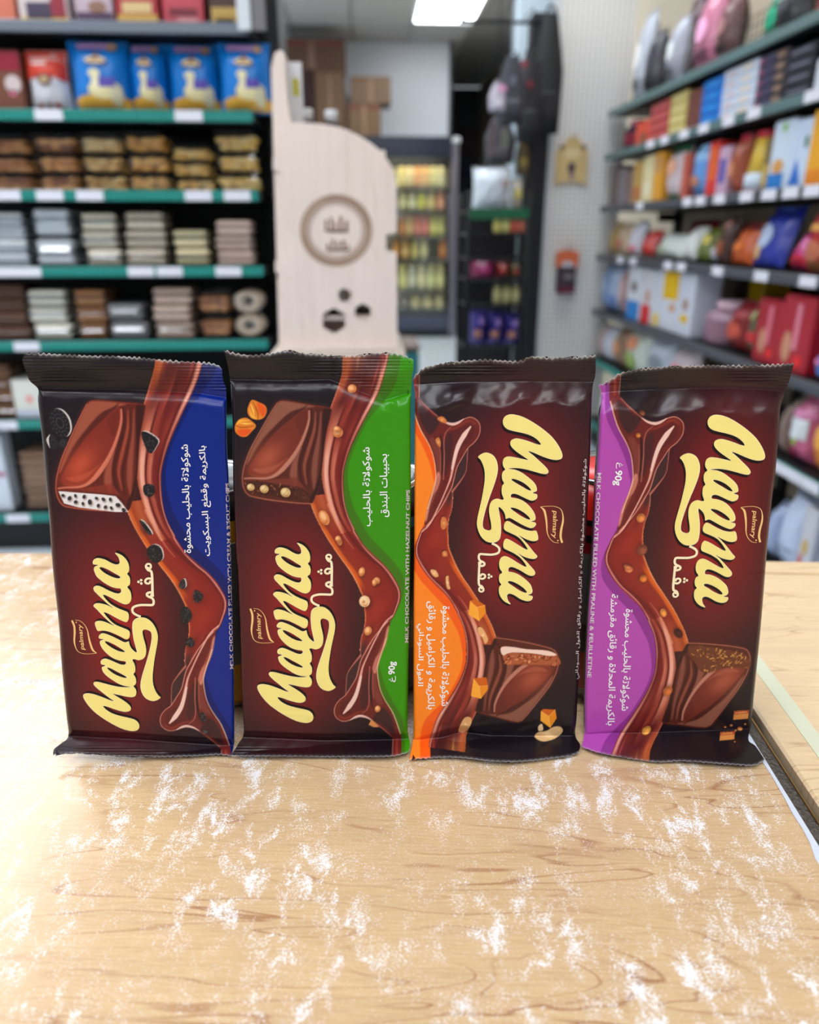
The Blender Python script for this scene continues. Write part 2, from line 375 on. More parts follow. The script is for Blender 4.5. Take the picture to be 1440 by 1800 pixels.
class Canvas:
    def __init__(self):
        self.a = np.zeros((CH, CW, 3), np.float32)
    def copy(self):
        c = Canvas(); c.a = self.a.copy(); return c
    def win(self, x0, y0, x1, y1):
        i0 = max(0, int((x0-CX0)*CS)); i1 = min(CW, int((x1-CX0)*CS)+2)
        j0 = max(0, int((y0-CY0)*CS)); j1 = min(CH, int((y1-CY0)*CS)+2)
        if i1 <= i0 or j1 <= j0: return None
        X = CX0+(np.arange(i0, i1)+.5)/CS; Y = CY0+(np.arange(j0, j1)+.5)/CS
        X, Y = np.meshgrid(X.astype(np.float32), Y.astype(np.float32))
        return slice(j0, j1), slice(i0, i1), X, Y
    def put(self, w, m, col, alpha):
        m = (m*alpha)[..., None].astype(np.float32)
        c = np.asarray(col, np.float32)
        if c.max() > 1.001: c = c/255.0
        self.a[w[0], w[1]] = self.a[w[0], w[1]]*(1-m)+c*m
    def fill(self, pts, col, soft=1.0, alpha=1.0, curve=True, n=6):
        p = smooth_line(pts, n, True) if curve else np.asarray(pts, float)
        w = self.win(p[:, 0].min()-soft*2, p[:, 1].min()-soft*2, p[:, 0].max()+soft*2, p[:, 1].max()+soft*2)
        if w is None: return
        X, Y = w[2], w[3]
        d2 = np.full(X.shape, 1e9, np.float32); ins = np.zeros(X.shape, bool)
        for (ax, ay), (bx, by) in zip(p, np.roll(p, -1, 0)):
            ex, ey = bx-ax, by-ay
            L = ex*ex+ey*ey
            if L < 1e-9: continue
            t = np.clip(((X-ax)*ex+(Y-ay)*ey)/L, 0, 1)
            dx = X-ax-t*ex; dy = Y-ay-t*ey
            np.minimum(d2, dx*dx+dy*dy, out=d2)
            if abs(ey) > 1e-9:
                c = (ay > Y) != (by > Y)
                ins ^= c & (X < ex*(Y-ay)/ey+ax)
        d = np.sqrt(d2); d = np.where(ins, d, -d)
        m = np.clip(d/soft+.5, 0, 1)
        m = m*m*(3-2*m)
        self.put(w, m, col, alpha)
    def stroke(self, pts, width, col, alpha=1.0, soft=1.0, curve=True, n=6):
        """airbrushed line; width may vary along it"""
        p = smooth_line(pts, n) if curve else np.asarray(pts, float)
        wd = np.asarray(width, float) if np.ndim(width) else np.array([width, width], float)
        ww = np.interp(np.linspace(0, 1, len(p)), np.linspace(0, 1, len(wd)), wd)
        r = ww.max()/2+soft*2
        w = self.win(p[:, 0].min()-r, p[:, 1].min()-r, p[:, 0].max()+r, p[:, 1].max()+r)
        if w is None: return
        X, Y = w[2], w[3]
        best = np.full(X.shape, -1e9, np.float32)
        for k in range(len(p)-1):
            (ax, ay), (bx, by) = p[k], p[k+1]
            ex, ey = bx-ax, by-ay
            L = ex*ex+ey*ey
            if L < 1e-9: continue
            t = np.clip(((X-ax)*ex+(Y-ay)*ey)/L, 0, 1)
            dx = X-ax-t*ex; dy = Y-ay-t*ey
            np.maximum(best, (ww[k]+(ww[k+1]-ww[k])*t)/2-np.sqrt(dx*dx+dy*dy), out=best)
        m = np.clip(best/soft+.5, 0, 1); m = m*m*(3-2*m)
        self.put(w, m, col, alpha)
    def glow(self, cx, cy, rx, ry, rot, col, alpha=1.0, p=1.0):
        R = 2.6*max(rx, ry)
        w = self.win(cx-R, cy-R, cx+R, cy+R)
        if w is None: return
        c, s = math.cos(rot), math.sin(rot)
        u = ((w[2]-cx)*c+(w[3]-cy)*s)/rx; v = (-(w[2]-cx)*s+(w[3]-cy)*c)/ry
        self.put(w, np.exp(-(u*u+v*v)**p), col, alpha)
    def ribbon(self, left, right, stops, n=1900, m=420):
        """band between two edges; stops = per station list of (fraction, colour)"""
        K = len(left)
        L = smooth_line(left, 40); R = smooth_line(right, 40)
        fr = np.linspace(0, 1, m)
        prof = np.stack([np.stack([np.interp(fr, [a for a, _ in st], [c[k] for _, c in st]) for k in range(3)], 1) for st in stops])
        ks = np.linspace(0, K-1, len(stops))
        idx = np.linspace(0, len(L)-1, n); i0 = np.floor(idx).astype(int); i1 = np.minimum(i0+1, len(L)-1); f = (idx-i0)[:, None]
        l = L[i0]*(1-f)+L[i1]*f; r = R[i0]*(1-f)+R[i1]*f
        st = np.interp(idx/40.0, ks, np.arange(len(stops)))
        s0 = np.floor(st).astype(int); s1 = np.minimum(s0+1, len(stops)-1); sf = (st-s0)[:, None, None]
        C = prof[s0]*(1-sf)+prof[s1]*sf
        P = l[:, None, :]*(1-fr[None, :, None])+r[:, None, :]*fr[None, :, None]
        ii = ((P[..., 0]-CX0)*CS).astype(int); jj = ((P[..., 1]-CY0)*CS).astype(int)
        ok = (ii >= 0)&(ii < CW)&(jj >= 0)&(jj < CH)
        self.a[jj[ok], ii[ok]] = (C[ok]/255.0).astype(np.float32)
    def sample(self, x, y):
        fx = np.clip((np.asarray(x)-CX0)*CS-.5, 0, CW-1.001); fy = np.clip((np.asarray(y)-CY0)*CS-.5, 0, CH-1.001)
        i = fx.astype(int); j = fy.astype(int); a = (fx-i)[:, None]; b = (fy-j)[:, None]
        A = self.a
        return (A[j, i]*(1-a)+A[j, i+1]*a)*(1-b)+(A[j+1, i]*(1-a)+A[j+1, i+1]*a)*b

def homography(src, dst):
    rows = []
    for (x, y), (u, v) in zip(src, dst):
        rows.append([x, y, 1, 0, 0, 0, -u*x, -u*y, -u]); rows.append([0, 0, 0, x, y, 1, -v*x, -v*y, -v])
    A = np.array(rows, float)
    sc = np.array([1e3, 1e3, 1, 1e3, 1e3, 1, 1e6, 1e6, 1e3]); A = A/sc
    h = np.linalg.svd(A)[2][-1]/sc
    return (h/h[-1]).reshape(3, 3)

def hmap(Hm, pts):
    p = np.asarray(pts, float).reshape(-1, 2)
    q = np.c_[p, np.ones(len(p))] @ Hm.T
    return q[:, :2]/q[:, 2:]

MARKS = [(551,1257),(453,1207),(523.5,954),(590,1208),(481.5,1129),(440,1070),(425,840),(547.5,885),(704,1040),(604,850),(587.5,1250),(606,1268)]
PLACED = {
 'blue':   [(246,1275),(144.5,1222),(206.5,973),(284,1227),(169,1146.6),(122,1089),(98,860),(229,902),(392,1059),(283,848),(283,1264.6),(303,1284)],
 'green':  MARKS,
 'orange': [(885,746),(985.5,800),(897.5,1070),(842,805),(948,891),(989,950),(984,1165),(872.5,1132),(731,969),(817,1140),(846,752.5),(825,738)],
 'purple': [(1243.5,745),(1342,802),(1241,1071),(1196,804),(1300.6,892.5),(1338,953.5),(1319,1166),(1211,1134),(1063,986.5),(1151,1160),(1203,753.5),(1185,736)],
}
FLAVOUR = {'blue': ((0,33,128),(0,20,96)), 'green': ((52,142,0),(58,112,12)), 'orange': ((247,132,32),(240,92,18)), 'purple': ((176,74,172),(138,48,138))}

def paint_base():
    c = Canvas()
    c.a[:] = np.array((25,16,22), np.float32)/255
    c.glow(500, 1010, 105, 150, 0.05, (104,24,30), .8, .9)
    c.glow(515, 1215, 95, 78, -.1, (112,26,30), .7, .9)
    c.glow(528, 1085, 74, 140, .04, (158,26,28), .95, .8)
    c.glow(480, 960, 60, 60, 0, (96,20,28), .4)
    return c

RIGHT_A = [(684,614),(684,622),(677.5,652),(665,692),(641,738),(618,785),(606,822),(604,851),(606,880),(612,905),(624,931)]
LEFT_A  = [(603,614),(602.5,622),(601,657),(589,695),(575,735),(567.5,780),(565,820),(567.5,850),(577,887),(588,915),(600,938)]
LEFT_B  = [(541,872),(546,885),(555,908),(570.6,938),(585,961),(601,984),(614,1002),(625,1021),(634,1040),(640,1056),(641,1073),(642,1087),(640,1105),(635,1122),(633,1140),(634,1159)]
RIGHT_B = [(604,866),(606,882),(611,904),(625,934),(642,961),(660,980),(678,996),(692,1014),(703,1036),(704,1052),(699,1068),(692,1084),(680,1098),(664,1120),(650,1139),(638,1159)]

def paint_flavour(c, key):
    main, dark = FLAVOUR[key]
    # everything to the right of the chocolate stream
    R = RIGHT_A+RIGHT_B[4:12]+[(684,1096),(679,1130),(670,1152),(664,1171),(664,1186),(667.5,1210),(676,1230),(689,1250),(696,1266),(704,1289),(706,1300),(706,1315),(706,1370)]
    R = [(x-3, y) for x, y in R]
    R[0] = (681, 590)
    c.fill([tuple(q) for q in smooth_line(R, 6)]+[(770,1370),(770,590)], dark, 1.0, curve=False)
    # lighter field
    top = [(705,590),(704,632),(695,675),(675,705),(650,735),(632,768),(618,800),(612,825),(612,850),(620,887),(634,915),(650,943),(668,962),(691,986),(706,1007),(710,1021),(710.5,1037),(707,1052),(702,1065),(692,1084),(684,1105),(679,1130),(671,1152),(667,1168),(670,1182),(677,1205),(689,1230),(701,1250),(709,1267),(712,1290),(711,1370)]
    c.fill([tuple(q) for q in smooth_line(top, 6)]+[(770,1370),(770,590)], main, 1.2, curve=False)

def paint_stream(c):
    # lower, orange-brown sheet
    o = [(0,(226,160,125)),(.03,(210,105,50)),(.10,(196,88,34)),(.15,(160,62,30)),(.35,(176,84,50)),(.55,(150,56,38)),(.80,(120,34,28)),(.9,(96,22,22)),(.95,(225,150,135)),(1,(96,20,18))]
    o2 = [(0,(232,150,110)),(.05,(216,96,30)),(.14,(190,74,22)),(.17,(140,44,28)),(.5,(140,38,30)),(.84,(122,28,24)),(.90,(92,16,18)),(.955,(236,160,150)),(.98,(130,28,28)),(1,(96,18,18))]
    o3 = [(0,(228,140,100)),(.03,(196,84,34)),(.06,(142,40,28)),(.4,(146,40,30)),(.6,(132,30,26)),(.88,(120,28,26)),(.93,(96,18,18)),(.965,(240,170,158)),(.985,(130,30,28)),(1,(96,18,18))]
    o4 = [(0,(222,140,110)),(.05,(150,48,36)),(.35,(126,34,28)),(.65,(140,40,32)),(.78,(96,24,22)),(.84,(225,150,135)),(.9,(110,28,26)),(1,(90,22,20))]
    o5 = [(0,(222,140,120)),(.15,(90,38,34)),(.45,(66,34,34)),(.65,(110,40,34)),(.85,(226,150,135)),(1,(96,30,28))]
    c.ribbon(LEFT_B, RIGHT_B, [o,o,o,o2,o2,o2,o2,o2,o3,o3,o3,o3,o4,o4,o5,o5])
    # upper stream
    a0 = [(0,(150,74,36)),(.12,(168,84,42)),(.28,(120,66,42)),(.34,(176,120,70)),(.38,(120,62,38)),(.6,(74,34,32)),(.8,(70,26,28)),(.88,(136,48,40)),(.93,(92,26,26)),(.97,(206,130,112)),(1,(120,50,44))]
    a1 = [(0,(165,78,40)),(.13,(176,86,48)),(.2,(120,44,34)),(.3,(84,26,28)),(.55,(84,26,26)),(.76,(96,32,30)),(.80,(160,64,52)),(.86,(90,24,24)),(.93,(214,140,120)),(.98,(200,120,100)),(1,(110,34,30))]
    a2 = [(0,(200,110,84)),(.05,(150,60,44)),(.2,(92,30,28)),(.42,(124,40,34)),(.5,(150,60,46)),(.54,(84,22,22)),(.72,(108,32,28)),(.86,(90,24,24)),(.92,(226,160,140)),(.96,(230,165,148)),(1,(110,34,30))]
    a3 = [(0,(196,110,88)),(.06,(150,62,48)),(.2,(196,110,84)),(.3,(205,120,96)),(.36,(70,18,18)),(.4,(150,60,46)),(.52,(134,44,36)),(.62,(110,30,26)),(.78,(140,50,40)),(.86,(92,24,22)),(.93,(206,120,104)),(1,(84,22,20))]
    a4 = [(0,(170,80,58)),(.08,(190,105,82)),(.16,(232,170,150)),(.28,(226,160,140)),(.34,(110,34,28)),(.38,(76,18,18)),(.42,(170,78,60)),(.55,(196,112,90)),(.64,(120,36,30)),(.82,(110,28,26)),(.9,(84,20,20)),(.95,(190,105,90)),(1,(80,20,18))]
    a5 = [(0,(190,100,66)),(.12,(226,160,140)),(.26,(224,150,128)),(.34,(130,44,34)),(.4,(84,20,20)),(.46,(150,58,44)),(.62,(170,84,66)),(.72,(110,30,28)),(.9,(96,22,22)),(.95,(222,150,135)),(1,(90,20,18))]
    a6 = [(0,(180,84,50)),(.1,(196,110,82)),(.2,(170,76,52)),(.5,(140,44,34)),(.7,(150,60,48)),(.82,(110,28,26)),(.95,(228,155,140)),(1,(96,20,18))]
    c.ribbon(LEFT_A, RIGHT_A, [a0,a0,a1,a2,a3,a4,a4,a5,a5,a6])
    # where the two sheets join
    c.stroke([(577,887),(592,918),(607,945),(622,965)], [5,3,1], (226,150,120), .55, 3)
    c.stroke([(588,885),(603,920),(621,950),(640,972),(662,992)], [2,3,5,4,2], (78,18,18), .55, 3)
    c.stroke([(600,890),(608,915),(622,940),(644,964),(668,986),(690,1012)], [2,3,3,2], (150,52,46), .6, 3)
    c.stroke([(552,892),(562,915),(577,940),(592,963),(606,985)], [4,6,7,6,4], (204,96,36), .55, 3)
    c.glow(672, 1062, 15, 28, .5, (158,44,32), .55)
    c.glow(668, 1045, 14, 12, 0, (118,24,22), .4)

SPLASH = [(660,1118),(652,1130),(642.5,1146),(635,1159),(631,1174),(626,1192),(616,1209),(607.5,1222),(597.5,1230),(590,1240),(587.5,1250),(590,1260),(597.5,1266.5),(606,1268.5),(616,1266),(626,1261.5),(635,1260),(645,1262.5),(652.5,1265.6),(667.5,1277.5),(677.5,1285),(687.5,1294),(691,1305),(690,1330),(690,1370),(706,1370),(706,1329),(706,1315),(706,1297),(704,1289),(696,1266),(689,1250),(676,1230),(667.5,1210),(664,1186),(664,1171),(670,1152),(676,1138),(680,1117),(686,1094),(676,1100)]

def paint_splash(c):
    c.fill([(633,1152),(620,1169),(611,1184),(609,1199),(608,1222),(617,1208),(627,1190),(633,1170)], (62,34,36), 1.5)
    c.stroke([(634,1152),(620,1169.5),(611,1184),(609,1199),(608,1221)], [3.5,2.2,1.2,1.2,1.4], (186,104,92), .9, 1.0)
    c.fill(SPLASH, (104,34,30), 1.2, n=4)
    c.fill([(600,1236),(618,1222),(640,1196),(650,1206),(648,1236),(634,1252),(610,1260),(598,1254)], (86,28,28), 5, .7)
    c.fill([(640,1190),(650,1180),(650,1225),(640,1245),(634,1236)], (66,30,32), 5, .8)
    c.fill([(655,1266),(672,1244),(688,1262),(694,1290),(684,1286),(668,1272)], (58,30,32), 6, .95)
    c.fill([(654,1180),(661,1180),(664,1208),(674,1236),(664,1236),(655,1215)], (122,56,48), 4, .9)
    c.fill([(672,1140),(680,1106),(684,1102),(679,1130),(670,1152),(664,1172),(660,1184),(655,1176),(661,1156)], (216,140,118), 4, .95)
    c.stroke([(678,1120),(668,1146),(660,1170),(657,1180)], [2,5,5,2], (170,92,78), .6, 3)
    c.stroke([(666,1126),(656,1146),(648,1164),(643,1182),(641,1202)], [5,7,6,5,3], (98,26,26), .7, 3)
    c.stroke([(654,1176),(652,1192),(651.5,1211),(653,1230),(655,1243)], [1,2.4,3.2,3.5,1.2], (44,22,24), .95, 1.2)
    c.stroke([(650,1172),(649,1192),(648.5,1212),(649,1232),(646,1246),(637,1254)], [1.5,2,1.6,1.4,1], (196,112,96), .8, 1.4)
    c.stroke([(656.5,1178),(655.5,1192),(655.5,1212),(657,1228)], 1.2, (176,96,82), .7, 1.2)
    c.stroke([(690,1082),(676,1096),(660,1124),(647.5,1150),(638,1172),(634,1188),(628,1212)], [2,2.6,2.4,2.2,3,4,4], (238,176,160), .9, 1.4)
    c.stroke([(635,1189),(630.5,1207),(624,1226),(614,1242),(604,1254)], [3,5.5,7.5,8,2.5], (236,196,184), 1, 1.4)
    c.stroke([(682,1092),(660,1117),(651,1131),(642,1147),(635,1160),(631,1174),(626,1192),(616,1209),(607.5,1222),(597.5,1230),(590,1240),(587.8,1250),(590,1259.5),(597.5,1266),(606,1268),(616,1265.5)], [1.6,1.5,1.2,1.2,1.2], (226,150,132), .9, 1.0)
    c.stroke([(616,1265.5),(625,1260.5),(634,1258.5),(645,1261),(655,1267)], [1.5,4,4.5,3,1.2], (238,196,186), .95, 1.2)
    c.stroke([(655,1267),(668,1277),(678,1285),(688,1294.5)], [1.4,1.6,1.2], (196,110,90), .8, 1.2)
    c.stroke([(679,1122),(670,1150),(664,1171),(664,1187),(668,1210),(676,1229),(689,1250),(696,1266),(704,1290)], [1.6,1.6,1.4,1.2,1.6,1.6], (238,196,160), .9, 1.1)
    c.stroke([(596,1258),(606,1263),(618,1258),(630,1252),(640,1250)], [3,4,4,2], (142,50,38), .7, 3)
    c.stroke([(691,1300),(690,1320),(690,1345)], 1.5, (200,140,120), .6, 1.2)
    c.stroke([(698,1300),(697,1345)], 4, (170,60,50), .6, 3)

def c3(p): return sub(380, 600, 4.0, p)

def paint_chunk(c, tint=(1,1,1)):
    T = lambda r, g, b: (r*tint[0], g*tint[1], b*tint[2])
    outl = c3([(395,470),(430,430),(480,415),(640,440),(800,468),(806,520),(775,640),(760,740),(745,880),(728,1000),(700,1080),(672,1140),(600,1138),(400,1117),(280,1097),(222,1075),(190,1025),(180,960),(195,880),(240,760),(310,630),(370,520)])
    c.fill(outl, (120,52,32), 16, .55, n=4)
    c.fill(outl, T(84,34,25), 1.4, n=4)
    c.fill(c3([(430,440),(480,420),(640,446),(690,460),(600,475),(500,520),(380,640),(250,830),(215,860),(250,760),(330,610)]), T(140,86,68), 4, .95)
    c.fill(c3([(640,452),(600,470),(520,500),(420,590),(320,700),(230,850),(215,900),(300,800),(420,660),(560,545)]), T(76,32,24), 5, .95)
    leaf = c3([(640,472),(655,520),(640,600),(600,700),(540,800),(470,890),(400,940),(330,955),(250,948),(222,915),(250,850),(330,740),(430,625),(540,535),(600,490)])
    c.fill(leaf, T(112,44,32), 3)
    c.glow(380+360/4, 600+820/4, 34, 20, -.75, T(170,82,58), .9)
    c.fill(c3([(260,900),(320,930),(400,915),(500,820),(440,860),(340,890)]), T(176,92,68), 5, .6)
    c.fill(c3([(560,540),(635,480),(640,560),(600,660),(570,600)]), T(96,38,28), 6, .8)
    c.stroke(c3([(655,490),(652,560),(625,650),(580,750),(520,840),(440,925),(360,962),(250,962),(200,965)]), [3,4,5,7,8,5,3,2.5], T(212,148,126), .75, 3)
    c.stroke(c3([(600,760),(560,850),(545,940),(560,1010)]), [4,12,14,4], T(170,104,86), .6, 6)
    c.stroke(c3([(250,940),(330,950),(420,915),(520,810)]), [1.5,2,2,1], T(150,66,46), .8, 1.5)
    c.stroke(c3([(668,480),(672,580),(640,700),(600,800),(585,900),(610,1010),(650,1090)]), [2,6,7,7,6,5,3], T(66,26,20), .95, 3)
    c.stroke(c3([(700,500),(690,620),(650,760),(620,880),(635,1000)]), [2,5,6,5,2], T(150,80,62), .8, 4)
    c.stroke(c3([(712,490),(712,620),(680,760),(645,900),(655,1030)]), [2,4,5,5,2], T(70,28,22), .9, 3)
    c.stroke(c3([(738,500),(725,660),(700,820),(690,940),(690,1040)]), [2,5,10,10,3], T(142,84,70), .75, 5)
    c.fill(c3([(755,480),(806,480),(775,640),(760,740),(745,880),(728,1000),(700,1080),(672,1135),(660,1100),(700,1020),(735,880),(745,700)]), T(50,20,18), 3, .95)
    c.fill(c3([(560,960),(600,1000),(640,1060),(600,1030),(450,1005),(300,980),(215,972),(330,975),(480,965)]), T(120,52,40), 4, .8)
    c.stroke(c3([(430,432),(380,510),(310,632),(240,762),(197,880),(183,960)]), [1.5,2,2,1.5], T(180,110,88), .8, 1.6)
    c.stroke(c3([(430,428),(490,416),(640,442),(800,472)]), [1.2,1.2,1.6,1.2], T(116,44,28), .9, 1.5)
    c.stroke(c3([(183,960),(192,1025),(225,1078),(290,1099),(400,1118),(560,1136),(668,1142)]), [1.4,1.6,2,1.6], T(184,110,84), .85, 1.5)
    return outl

def crumbs(c, pts, rnd, n, cols, r):
    p = smooth_line(pts, 4, True); lo, hi = p.min(0), p.max(0); k = 0
    while k < n:
        q = lo+rnd.random_sample(2)*(hi-lo)
        x, y = q; ins = False
        for (ax, ay), (bx, by) in zip(p, np.roll(p, -1, 0)):
            if (ay > y) != (by > y) and x < (bx-ax)*(y-ay)/(by-ay)+ax: ins = not ins
        if not ins: continue
        a = rnd.random_sample()*6.28; l = r*(.5+rnd.random_sample())
        col = cols[rnd.randint(len(cols))]
        c.stroke([(x-l*math.cos(a), y-l*math.sin(a)), (x+l*.3*math.sin(a), y+l*.3*math.cos(a)), (x+l*math.cos(a), y+l*math.sin(a))], [.4*r, .8*r, .3*r], col, .9, .8, n=2)
        k += 1

def nut(c, x, y, rx, ry, rot, col, hi, lo):
    c.glow(x+1.5, y+2, rx*1.2, ry*1.2, rot, (60,16,12), .5, 1.5)
    e = lambda k, dx=0, dy=0: [(x+dx+k*rx*math.cos(t)*math.cos(rot)-k*ry*math.sin(t)*math.sin(rot), y+dy+k*rx*math.cos(t)*math.sin(rot)+k*ry*math.sin(t)*math.cos(rot)) for t in np.arange(0, 6.28, .7854)]
    c.fill(e(1), col, 1.2)
    c.fill(e(.55, -.18*rx, -.2*ry), hi, rx*.5, .9)
    c.stroke([(x-rx*.5, y+ry*.55), (x+rx*.2, y+ry*.75), (x+rx*.65, y+ry*.3)], [.3, rx*.3, .3], lo, .7, 1)

def paint_green(c, rnd):
    face = c3([(212,985),(300,985),(450,1008),(595,1038),(625,1085),(645,1128),(500,1108),(300,1075),(232,1052),(205,1015)])
    c.fill(face, (74,34,22), 1.4, n=4)
    crumbs(c, face, rnd, 70, [(60,26,18),(130,70,44),(48,20,14),(104,50,32),(150,90,60)], 3)
    for x, y, r in ((243,1026,29),(338,1038,33),(488,1062,38)):
        x, y = 380+x/4, 600+y/4; r /= 4
        c.glow(x, y, r*1.2, r*1.2, 0, (46,20,12), .8, 2)
        nut(c, x, y, r*.95, r*.85, .4, (206,170,112), (236,212,160), (160,112,60))
        c.stroke([(x-r*.4, y+r*.5), (x+r*.4, y-r*.5)], .9, (150,106,58), .8, .8)
    for x, y, rx, ry, ro in ((648,487-2,17,17,.3),):
        pass
    N = [(619,683,8,7.5,0),(594,760,9,9,.5),(592,754,6,5,0),(570,910,8.5,14,-.45),(596,950,5,9,-.3),(594,947,5,5,0),(636,1005,5.5,8,.2),(662,1021,6,6.5,.3),(658,1024,4,6,0),(641,1057,9.5,10,0),(647,1109,6.5,8,.3),(664,1246,5,6,.2)]
    for q in N: nut(c, *q, (214,134,76), (244,190,138), (160,74,36))
    nut(c, 641, 1057, 9.5, 10, 0, (236,196,150), (246,220,184), (190,110,56)); c.glow(639.5, 1058, 2.5, 2.5, 0, (176,96,40), .9)
    c.fill([(653,1265),(648,1274),(657,1278),(667,1278),(658,1269)], (214,140,80), 1, curve=False)
    # two hazelnut halves at the corner
    for cx, cy, ro in ((452,721,0.0),(430,751.5,1.9)):
        R = lambda pts: [(cx+x*math.cos(ro)-y*math.sin(ro), cy+x*math.sin(ro)+y*math.cos(ro)) for x, y in pts]
        c.fill(R([(-9,-18),(3,-14),(14,-8),(17,2),(12,13),(1,17),(-11,13),(-17,3),(-15,-8)]), (222,128,38), 1.2)
        c.fill(R([(0,-13),(12,-8),(16,2),(11,11),(4,4)]), (226,84,26), 5, .9)
        c.fill(R([(-14,-4),(-8,8),(0,15),(-10,12)]), (246,190,74), 4, .9)
        c.stroke(R([(-8,-15),(-2,-4),(2,8),(1,16)]), [1,2.2,2,1], (160,70,20), .8, 1.4)
        c.stroke(R([(-11,-10),(-7,0),(-5,9)]), [1,3,1], (250,206,96), .9, 2)

def biscuit(c, x, y, rx, ry, rot, cream=True):
    e = lambda k, ox=0, oy=0: [(x+ox+k*rx*math.cos(t)*math.cos(rot)-k*ry*math.sin(t)*math.sin(rot), y+oy+k*rx*math.cos(t)*math.sin(rot)+k*ry*math.sin(t)*math.cos(rot)) for t in np.arange(0, 6.28, .7854)]
    if cream: c.fill(e(1.0, rx*.13, -ry*.02), (216,210,208), 1.0)
    c.fill(e(1.0, -rx*.04, 0), (28,24,28), 1.0)
    for k in range(14):
        t = k*2*math.pi/14
        for q in (.35, .62, .86):
            a = t+q*3
            px, py = x+q*rx*math.cos(a)*math.cos(rot)-q*ry*math.sin(a)*math.sin(rot), y+q*rx*math.cos(a)*math.sin(rot)+q*ry*math.sin(a)*math.cos(rot)
            c.glow(px, py, max(.6, rx*.07), max(.6, rx*.07), 0, (96,90,94), .75, 1)

def paint_blue(c, rnd, inv):
    P = lambda ox, oy, s, pts: [tuple(q) for q in hmap(inv, sub(ox, oy, s, pts))]
    A = lambda pts: P(30, 600, 3.692, pts)
    face = A([(268,972),(400,982),(560,995),(640,1005),(680,1050),(724,1108),(640,1108),(560,1098),(400,1078),(305,1052)])
    c.fill(face, (226,224,226), 1.2, curve=False)
    for x, y, r in ((298,1000,13),(340,1018,16),(378,1002,12),(435,1008,14),(380,1042,14),(427,1053,12),(472,1043,18),(515,1018,12),(560,1025,14),(605,1026,13),(527,1066,13),(573,1075,13),(611,1081,12),(655,1062,17),(692,1095,16)):
        q = A([(x, y)])[0]; nut(c, q[0], q[1], r/3.7*.9, r/3.7*.7, rnd.random_sample()*3, (36,34,36), (58,56,58), (20,18,20))
    x, y = A([(278,530)])[0]; biscuit(c, x, y, 16.5, 25, -.42)
    x, y = A([(236,655)])[0]; biscuit(c, x, y, 8.5, 13, -.2, False)
    c.stroke(A([(212,605),(198,640),(212,690)]), [1,4.5,1], (206,200,200), 1, 1)
    x, y = A([(297,662)])[0]; biscuit(c, x, y, 8, 8, 0, False)
    B = lambda pts: P(60, 940, 3.789, pts)
    def wedge(pts, cream):
        q = pts
        m = np.mean(q, 0); c.glow(m[0]+1, m[1]+2, 10, 10, 0, (60,14,12), .5, 1.4)
        if cream: c.fill([(x+1.8, y-1.0) for x, y in q], (214,204,200), 1, n=3)
        c.fill(q, (28,25,28), 1, n=3)
        lo, hi = np.min(q, 0), np.max(q, 0)
        for _ in range(24):
            p = m+(rnd.random_sample(2)-.5)*(hi-lo)*.8
            c.glow(p[0], p[1], .8, .8, 0, (92,86,90), .8)
    wedge(A([(805,600),(840,588),(915,640),(900,690),(870,728),(840,700)]), True)
    wedge(A([(820,940),(850,925),(890,940),(892,985),(860,1012),(825,990)]), False)
    wedge(A([(795,1160),(825,1175),(870,1235),(872,1258),(840,1240),(805,1190)]), True)
    wedge(A([(845,1345),(890,1318),(935,1345),(945,1410),(900,1440),(850,1400)]), True)
    wedge(B([(975,310),(1000,295),(1010,340),(990,362),(965,345)]), True)
    wedge(B([(1075,365),(1125,400),(1110,440),(1075,452),(1060,410)]), False)
    wedge(B([(980,490),(1020,480),(1052,530),(1035,580),(995,595),(972,550)]), False)
    wedge(B([(1015,700),(1045,682),(1068,720),(1050,750),(1012,735)]), False)
    wedge(B([(1105,1195),(1130,1185),(1145,1230),(1120,1252)]), False)
    wedge(B([(1122,1305),(1150,1300),(1165,1325),(1135,1322)]), False)

def cube(c, q, top, left, right):
    """caramel cube from seven corner points: centre, then the hexagon from the upper left clockwise"""
    o, a, b, d, e, f, g = q
    c.fill([o, g, a, b], top, .8, curve=False); c.fill([o, b, d, e], right, .8, curve=False); c.fill([o, e, f, g], left, .8, curve=False)
    c.stroke([g, o, b], .9, (255,214,140), .7, .9, False); c.stroke([o, e], .9, (255,200,120), .6, .9, False)

